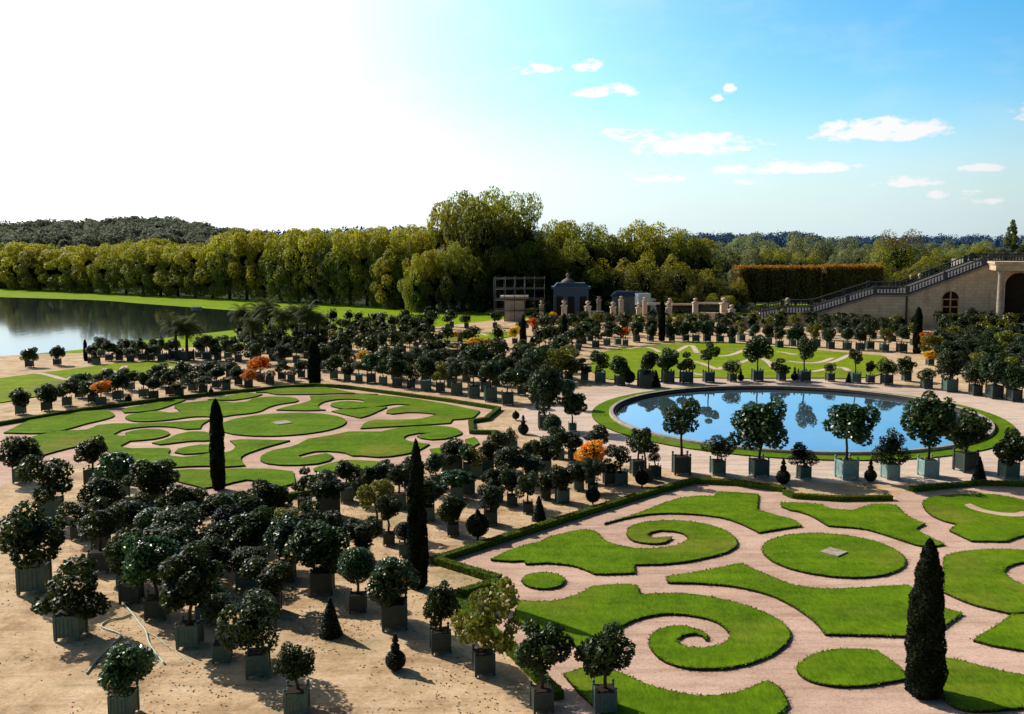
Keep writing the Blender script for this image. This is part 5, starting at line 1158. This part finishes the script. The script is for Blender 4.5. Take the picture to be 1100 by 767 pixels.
# ------------------------------------------------------------------ gate pillars, far buildings
def pillar(px, yb, yt, w, label, tall):
    X, Y = U(px, yb); h = zat(yt, Y); ww = w * pxm(Y)
    o = empty('gate_pillar', (X, Y, 0), .05, label, 'pillar', 'gate pillars along the far garden edge')
    hs = h * (.72 if not tall else .80)
    bm = bmesh.new(); box(bm, (0, 0, .2), (ww * 1.25, ww * 1.25, .4)); box(bm, (0, 0, .4 + (hs - .4) / 2), (ww, ww, hs - .4 - .004)); link('shaft', mesh_from_bm('shaft', bm), M['gatestone'], o)
    bm = bmesh.new(); box(bm, (0, 0, hs + .08), (ww * 1.3, ww * 1.3, .16)); box(bm, (0, 0, hs + .22), (ww * .8, ww * .8, .12)); link('cap', mesh_from_bm('cap', bm), M['gatestone'], o)
    r = ww * .52; z0 = hs + .28; k = h - z0
    bm = bmesh.new(); lathe(bm, [(r * .4, z0), (r * .25, z0 + .15 * k), (r * .8, z0 + .45 * k), (r * .95, z0 + .65 * k), (r * .7, z0 + .85 * k), (.02, z0 + k)], n=12); link('urn', mesh_from_bm('urn', bm), M['gatestone'], o)
for i, (px, yb, yt, w, tall) in enumerate([(581.8, 343, 322.5, 4, 0), (606, 347, 322, 5.5, 0), (631.5, 348, 323, 6, 0), (643.2, 341, 318, 4.2, 1), (658.5, 347, 324, 5.6, 0), (667.2, 342, 318, 4.6, 1), (686.3, 347, 325, 5.6, 0), (692.6, 343, 319, 4.4, 1), (717.5, 350, 325, 6, 0), (719.5, 344, 320, 4.6, 1), (746.7, 348, 320, 5.5, 1), (777.5, 345, 319.5, 7.5, 0), (785.8, 349, 327, 6, 0)]):
    pillar(px, yb, yt, w, '%s pale stone gate pillar with urn, %s from left along far garden edge' % ('slender tall' if tall else 'stout', ORD[i]), tall)
def wall_seg(name, label, p0, p1, h, m, th=.5, cat='wall'):
    a = Vector(U(*p0)); b = Vector(U(*p1)); d = b - a; o = empty(name, (a.x, a.y, 0), math.atan2(d.y, d.x), label, cat); L = d.length
    bm = bmesh.new(); box(bm, (L / 2, 0, h / 2), (L, th, h - .004)); link('wall_body', mesh_from_bm('wall_body', bm), m, o)
    bm = bmesh.new(); box(bm, (L / 2, 0, h + .09), (L + .1, th + .2, .18)); link('coping', mesh_from_bm('coping', bm), m, o); return o
wall_seg('garden_wall', 'low grey stone wall right of the last gate pillar', (789, 350), (822, 352), 1.5, M['greystone'])
wall_seg('garden_wall', 'low pale garden wall behind gate pillars left of the slim cypress', (640, 345), (712, 346), .8, M['stone'])
wall_seg('garden_wall', 'pale brick wall between the two right gate pillars', (752, 345), (781, 346), 1.5, M['gatestone'])
# iron gates between the right pillars
for (p0, p1, lab) in (((696, 344), (714, 344), 'iron gate left of the slim cypress'), ((722, 345), (744, 345), 'iron gate right of the slim cypress'), ((750, 343.5), (774, 343.5), 'iron gate under a stone lintel at right')):
    a = Vector(U(*p0)); b = Vector(U(*p1)); d = b - a; L = d.length; o = empty('iron_gate', (a.x, a.y, 0), math.atan2(d.y, d.x), lab, 'gate', 'iron gates between the pillars')
    bm = bmesh.new(); n = int(L / .22)
    for k in range(n + 1): box(bm, (L * k / n, 0, 1.35), (.05, .05, 2.6))
    link('bars', mesh_from_bm('bars', bm), M['iron'], o)
    bm = bmesh.new()
    for zz in (.25, 1.4, 2.6): box(bm, (L / 2, .05, zz), (L, .04, .1))
    link('rails', mesh_from_bm('rails', bm), M['iron'], o)
    bm = bmesh.new(); box(bm, (L / 2, 0, 3.15), (L + .2, .4, .35)); link('lintel', mesh_from_bm('lintel', bm), M['gatestone'], o)
# monument pedestal with scaffolding around it
X, Y = U(552, 346); o = empty('stone_pedestal', (X, Y + 3, 0), 0, 'pale broad topped stone pedestal inside scaffolding below the tall trees', 'pedestal')
bm = bmesh.new(); box(bm, (0, 0, 1.9), (3.6, 3.0, 3.8)); link('shaft', mesh_from_bm('shaft', bm), M['stone'], o)
bm = bmesh.new(); box(bm, (0, 0, 4.0), (4.2, 3.5, .4)); box(bm, (0, 0, 4.45), (5.2, 4.2, .5)); link('cap', mesh_from_bm('cap', bm), M['stone'], o)
o2 = empty('scaffolding', (X + 1.0, Y + 3, 0), 0, 'grey tube scaffolding around the stone pedestal', 'scaffolding')
boards = bmesh.new(); rails_ = bmesh.new()
for sx in range(6):
    for sy in (-2.6, 2.6):
        tb = bmesh.new(); tube(tb, [(-4.6 + sx * 1.85, sy, 0), (-4.6 + sx * 1.85, sy, 8.2)], .06, 6); link('upright', mesh_from_bm('upright', tb), M['steel'], o2)
for zz in (2.0, 4.0, 6.0, 7.9):
    for sy in (-2.6, 2.6): tube(rails_, [(-4.7, sy, zz), (4.75, sy, zz)], .05, 6)
    if zz < 8: box(boards, (0, -2.2, zz + .1), (9.3, .7, .08)); box(boards, (0, 2.2, zz + .1), (9.3, .7, .08))
link('rails', mesh_from_bm('rails', rails_), M['steel'], o2); link('boards', mesh_from_bm('boards', boards), M['bark'], o2)
X1, Y1 = U(561, 344); sh = bmesh.new(); box(sh, (0, 0, 1.5), (1.0, .06, 2.4)); box(sh, (0, 0, 2.75), (1.8, .08, .22)); pb = link('hanging_sheet', mesh_from_bm('hanging_sheet', sh), M['bluesheet']); pb.location = (X1, Y1 + .2, 1.4); tag(pb, 'pale blue sheet hanging from the front of the scaffolding', 'sheet')
# sheeted pavilion
X, Y = U(614, 345); Y += 6; o = empty('sheeted_pavilion', (X, Y, 0), 0, 'blue grey sheeted pavilion with small domed top behind the pillars', 'pavilion')
bm = bmesh.new(); box(bm, (0, 0, 2.9), (6.6, 4.6, 5.8)); link('walls', mesh_from_bm('walls', bm), M['greyblue'] if 'greyblue' in M else M['bluesheet'], o)
bm = bmesh.new(); box(bm, (0, 0, 6.0), (7.4, 5.2, .4)); box(bm, (0, 0, 6.55), (6.6, 4.4, .7), taper=.8); link('roof', mesh_from_bm('roof', bm), M['bluesheet'], o)
bm = bmesh.new(); lathe(bm, [(1.3, 6.9), (1.2, 7.2), (.7, 7.6), (.25, 7.8), (.2, 8.1), (.4, 8.3), (.3, 8.6), (.02, 8.8)], (-.6, 0, 0), 12); link('dome', mesh_from_bm('dome', bm), M['greystone'], o)
for sx in (-2.2, 0, 2.2):
    bm = bmesh.new(); box(bm, (sx, -2.33, 2.6), (1.2, .06, 3.6)); link('opening', mesh_from_bm('opening', bm), M['dark'], o)
# pale blue van behind the pillars
X, Y = U(643, 346.5); o = empty('parked_van', (X, Y + 2, 0), 0, 'pale blue van parked behind the gate pillars', 'van')
bm = bmesh.new()
pr = [(-2.6, .35), (-2.6, 1.75), (-2.35, 1.95), (1.0, 1.95), (1.9, 1.2), (2.6, 1.0), (2.65, .35)]
f0 = [bm.verts.new((p[0], -.9, p[1])) for p in pr]; f1 = [bm.verts.new((p[0], .9, p[1])) for p in pr]
bm.faces.new(f0); bm.faces.new(f1[::-1])
for i in range(len(pr)): bm.faces.new((f0[i], f1[i], f1[(i + 1) % len(pr)], f0[(i + 1) % len(pr)]))
bmesh.ops.recalc_face_normals(bm, faces=bm.faces[:]); bmesh.ops.bevel(bm, geom=bm.edges[:], offset=.06, segments=2, affect='EDGES')
link('body', mesh_from_bm('body', bm), M['bluesheet'], o)
bm = bmesh.new()
for sx in (-1.6, 1.6):
    pass
for sx in (-1.7, 1.75):
    for sy in (-.82, .82):
        bm = bmesh.new(); tube(bm, [(sx, sy - .12, .34), (sx, sy + .12, .34)], .34, 14); link('wheel', mesh_from_bm('wheel', bm), M['rubber'], o)
bm = bmesh.new(); box(bm, (.35, -.905, 1.5), (1.0, .02, .5)); box(bm, (-1.3, -.905, 1.5), (1.6, .02, .45)); link('window', mesh_from_bm('window', bm), M['glass'], o)
# blue grey shed and white cabin on the road beyond
X, Y = U(682, 341); Y += 14; o = empty('low_shed', (X, Y, 0), 0, 'low blue grey roofed shed beyond the gate pillars', 'shed')
bm = bmesh.new(); box(bm, (0, 0, 1.7), (7, 4, 3.4)); link('walls', mesh_from_bm('walls', bm), M['greystone'], o)
bm = bmesh.new(); box(bm, (0, 0, 3.9), (7.8, 4.8, 1.0), taper=.7); link('roof', mesh_from_bm('roof', bm), M['bluesheet'], o)
X, Y = U(695.5, 341); Y += 8; o = empty('white_truck', (X, Y, 0), .25, 'white box truck on the road beyond the gate pillars', 'truck')
bm = bmesh.new(); box(bm, (-.2, 0, 3.1), (2.6, 2.2, 2.4)); link('cargo_box', mesh_from_bm('cargo_box', bm), M['whitepaint'], o)
bm = bmesh.new(); box(bm, (1.75, 0, 2.0), (1.2, 2.1, 2.2), taper=.85); link('cab', mesh_from_bm('cab', bm), M['whitepaint'], o)
bm = bmesh.new(); box(bm, (.3, 0, 1.3), (4.0, 2.0, .7)); link('chassis', mesh_from_bm('chassis', bm), M['iron'], o)
bm = bmesh.new(); box(bm, (2.0, -1.0, 2.5), (.6, .12, .7)); link('window', mesh_from_bm('window', bm), M['glass'], o)
for sx in (-1.0, 1.7):
    for sy in (-.9, .9):
        bm = bmesh.new(); tube(bm, [(sx, sy - .15, .5), (sx, sy + .15, .5)], .5, 14); link('wheel', mesh_from_bm('wheel', bm), M['rubber'], o)
# slim posts on the meadow edge
for (px, yb, yt, lab) in ((396.5, 354, 336, 'slim dark post standing at the meadow edge'), (432.5, 350, 338, 'short dark post on the meadow right of the taller one')):
    X, Y = U(px, yb); h = zat(yt, Y); bm = bmesh.new(); lathe(bm, [(.22, 0), (.2, .3), (.1, .4), (.09, h - .5), (.16, h - .45), (.16, h - .1), (.03, h)], n=8); po = link('lamp_post', mesh_from_bm('lamp_post', bm), M['iron']); po.location = (X, Y, 0); tag(po, lab, 'post')
# rowing boat on the lake
X, Y = U(211, 331.5); o = empty('rowing_boat', (X, Y, .02), .2, 'small pale boat on the lake close to the far bank', 'boat')
bm = bmesh.new(); secs = []
for t in np.linspace(-1, 1, 9):
    w = .62 * (1 - abs(t) ** 2.4) + .03; sh_ = .12 * t * t
    secs.append([bm.verts.new((t * 1.9, a * w, z + sh_)) for (a, z) in ((-1, .5), (-.75, .12), (0, 0), (.75, .12), (1, .5))])
for a, b in zip(secs[:-1], secs[1:]):
    for k in range(4): bm.faces.new((a[k], b[k], b[k + 1], a[k + 1]))
link('hull', mesh_from_bm('hull', bm), M['whitepaint'], o)
o.scale = (.6, .7, .7)
for sx in (-.6, .5):
    bm = bmesh.new(); box(bm, (sx, 0, .36), (.25, 1.0, .05)); link('seat', mesh_from_bm('seat', bm), M['door'], o)

# garden hoses at lower left
def hose(pts, label, r=.035):
    P = [Vector(U(90 + x / 6.394, 590 + y / 6.394)) for x, y in pts]; sm = []
    n = len(P)
    for i in range(n - 1):
        p0, p1, p2, p3 = P[max(i - 1, 0)], P[i], P[i + 1], P[min(i + 2, n - 1)]
        for j in range(8):
            t = j / 8; sm.append(0.5 * ((2 * p1) + (p2 - p0) * t + (2 * p0 - 5 * p1 + 4 * p2 - p3) * t * t + (3 * p1 - p0 - 3 * p2 + p3) * t ** 3))
    bm = bmesh.new(); tube(bm, [(p.x, p.y, r + .008) for p in sm], r, 8); o = link('garden_hose', mesh_from_bm('garden_hose', bm, True), M['hose']); tag(o, label, 'hose', 'hoses on the gravel')
hose([(20, 860), (90, 770), (150, 710), (205, 655), (255, 606), (238, 582), (170, 560), (122, 537), (150, 506), (200, 487), (262, 478), (330, 450)], 'pale hose lying in a wavy curl on the gravel at lower left', .035)
hose([(255, 330), (290, 395), (340, 455), (385, 515), (425, 565), (438, 610), (452, 655), (490, 712), (560, 800)], 'pale green hose running straight past the tub shadows', .035)
hose([(430, 570), (500, 610), (570, 665), (640, 712), (760, 800)], 'thin pale hose branching right toward the tubs', .02)

# fallen leaves and litter on the gravel near the tubs
rng = np.random.default_rng(909)
n = 26000; XY = np.c_[rng.uniform(-30, 14, n), rng.uniform(29, 78, n)]
okm = np.array([not inpoly(p, near_floor) and not inpoly(p, left_floor) and (p[0] - PC.x) ** 2 + (p[1] - PC.y) ** 2 > 24 ** 2 for p in XY.tolist()])
dens = np.sin(XY[:, 0] * .7 + 1) * np.sin(XY[:, 1] * .55) + np.sin(XY[:, 0] * 1.9 - XY[:, 1] * 1.3) * .6
XY = XY[okm & (dens + rng.normal(0, .5, n) > .1)]; n = len(XY)
Pn = np.c_[XY, np.full(n, .018)]; Dn = np.tile([0, 0, 1.], (n, 1)) + rng.normal(0, .28, (n, 3)); Dn /= np.linalg.norm(Dn, axis=1)[:, None]
M['litter'] = leaf_mat('fallen_leaf', G3((.05, .035, .015), (.14, .085, .03), (.26, .17, .06)), (.2, .12, .03), .1, .8, .1)
tag(link('fallen_leaves', leaf_mesh('fallen_leaves', Pn, Dn, rng.uniform(.05, .13, n), np.clip(rng.normal(.45, .3, n), 0, 1), [M['litter']], .6)), 'scattered dry leaves lying on the gravel between the tubs', 'leaves', None, 'stuff')
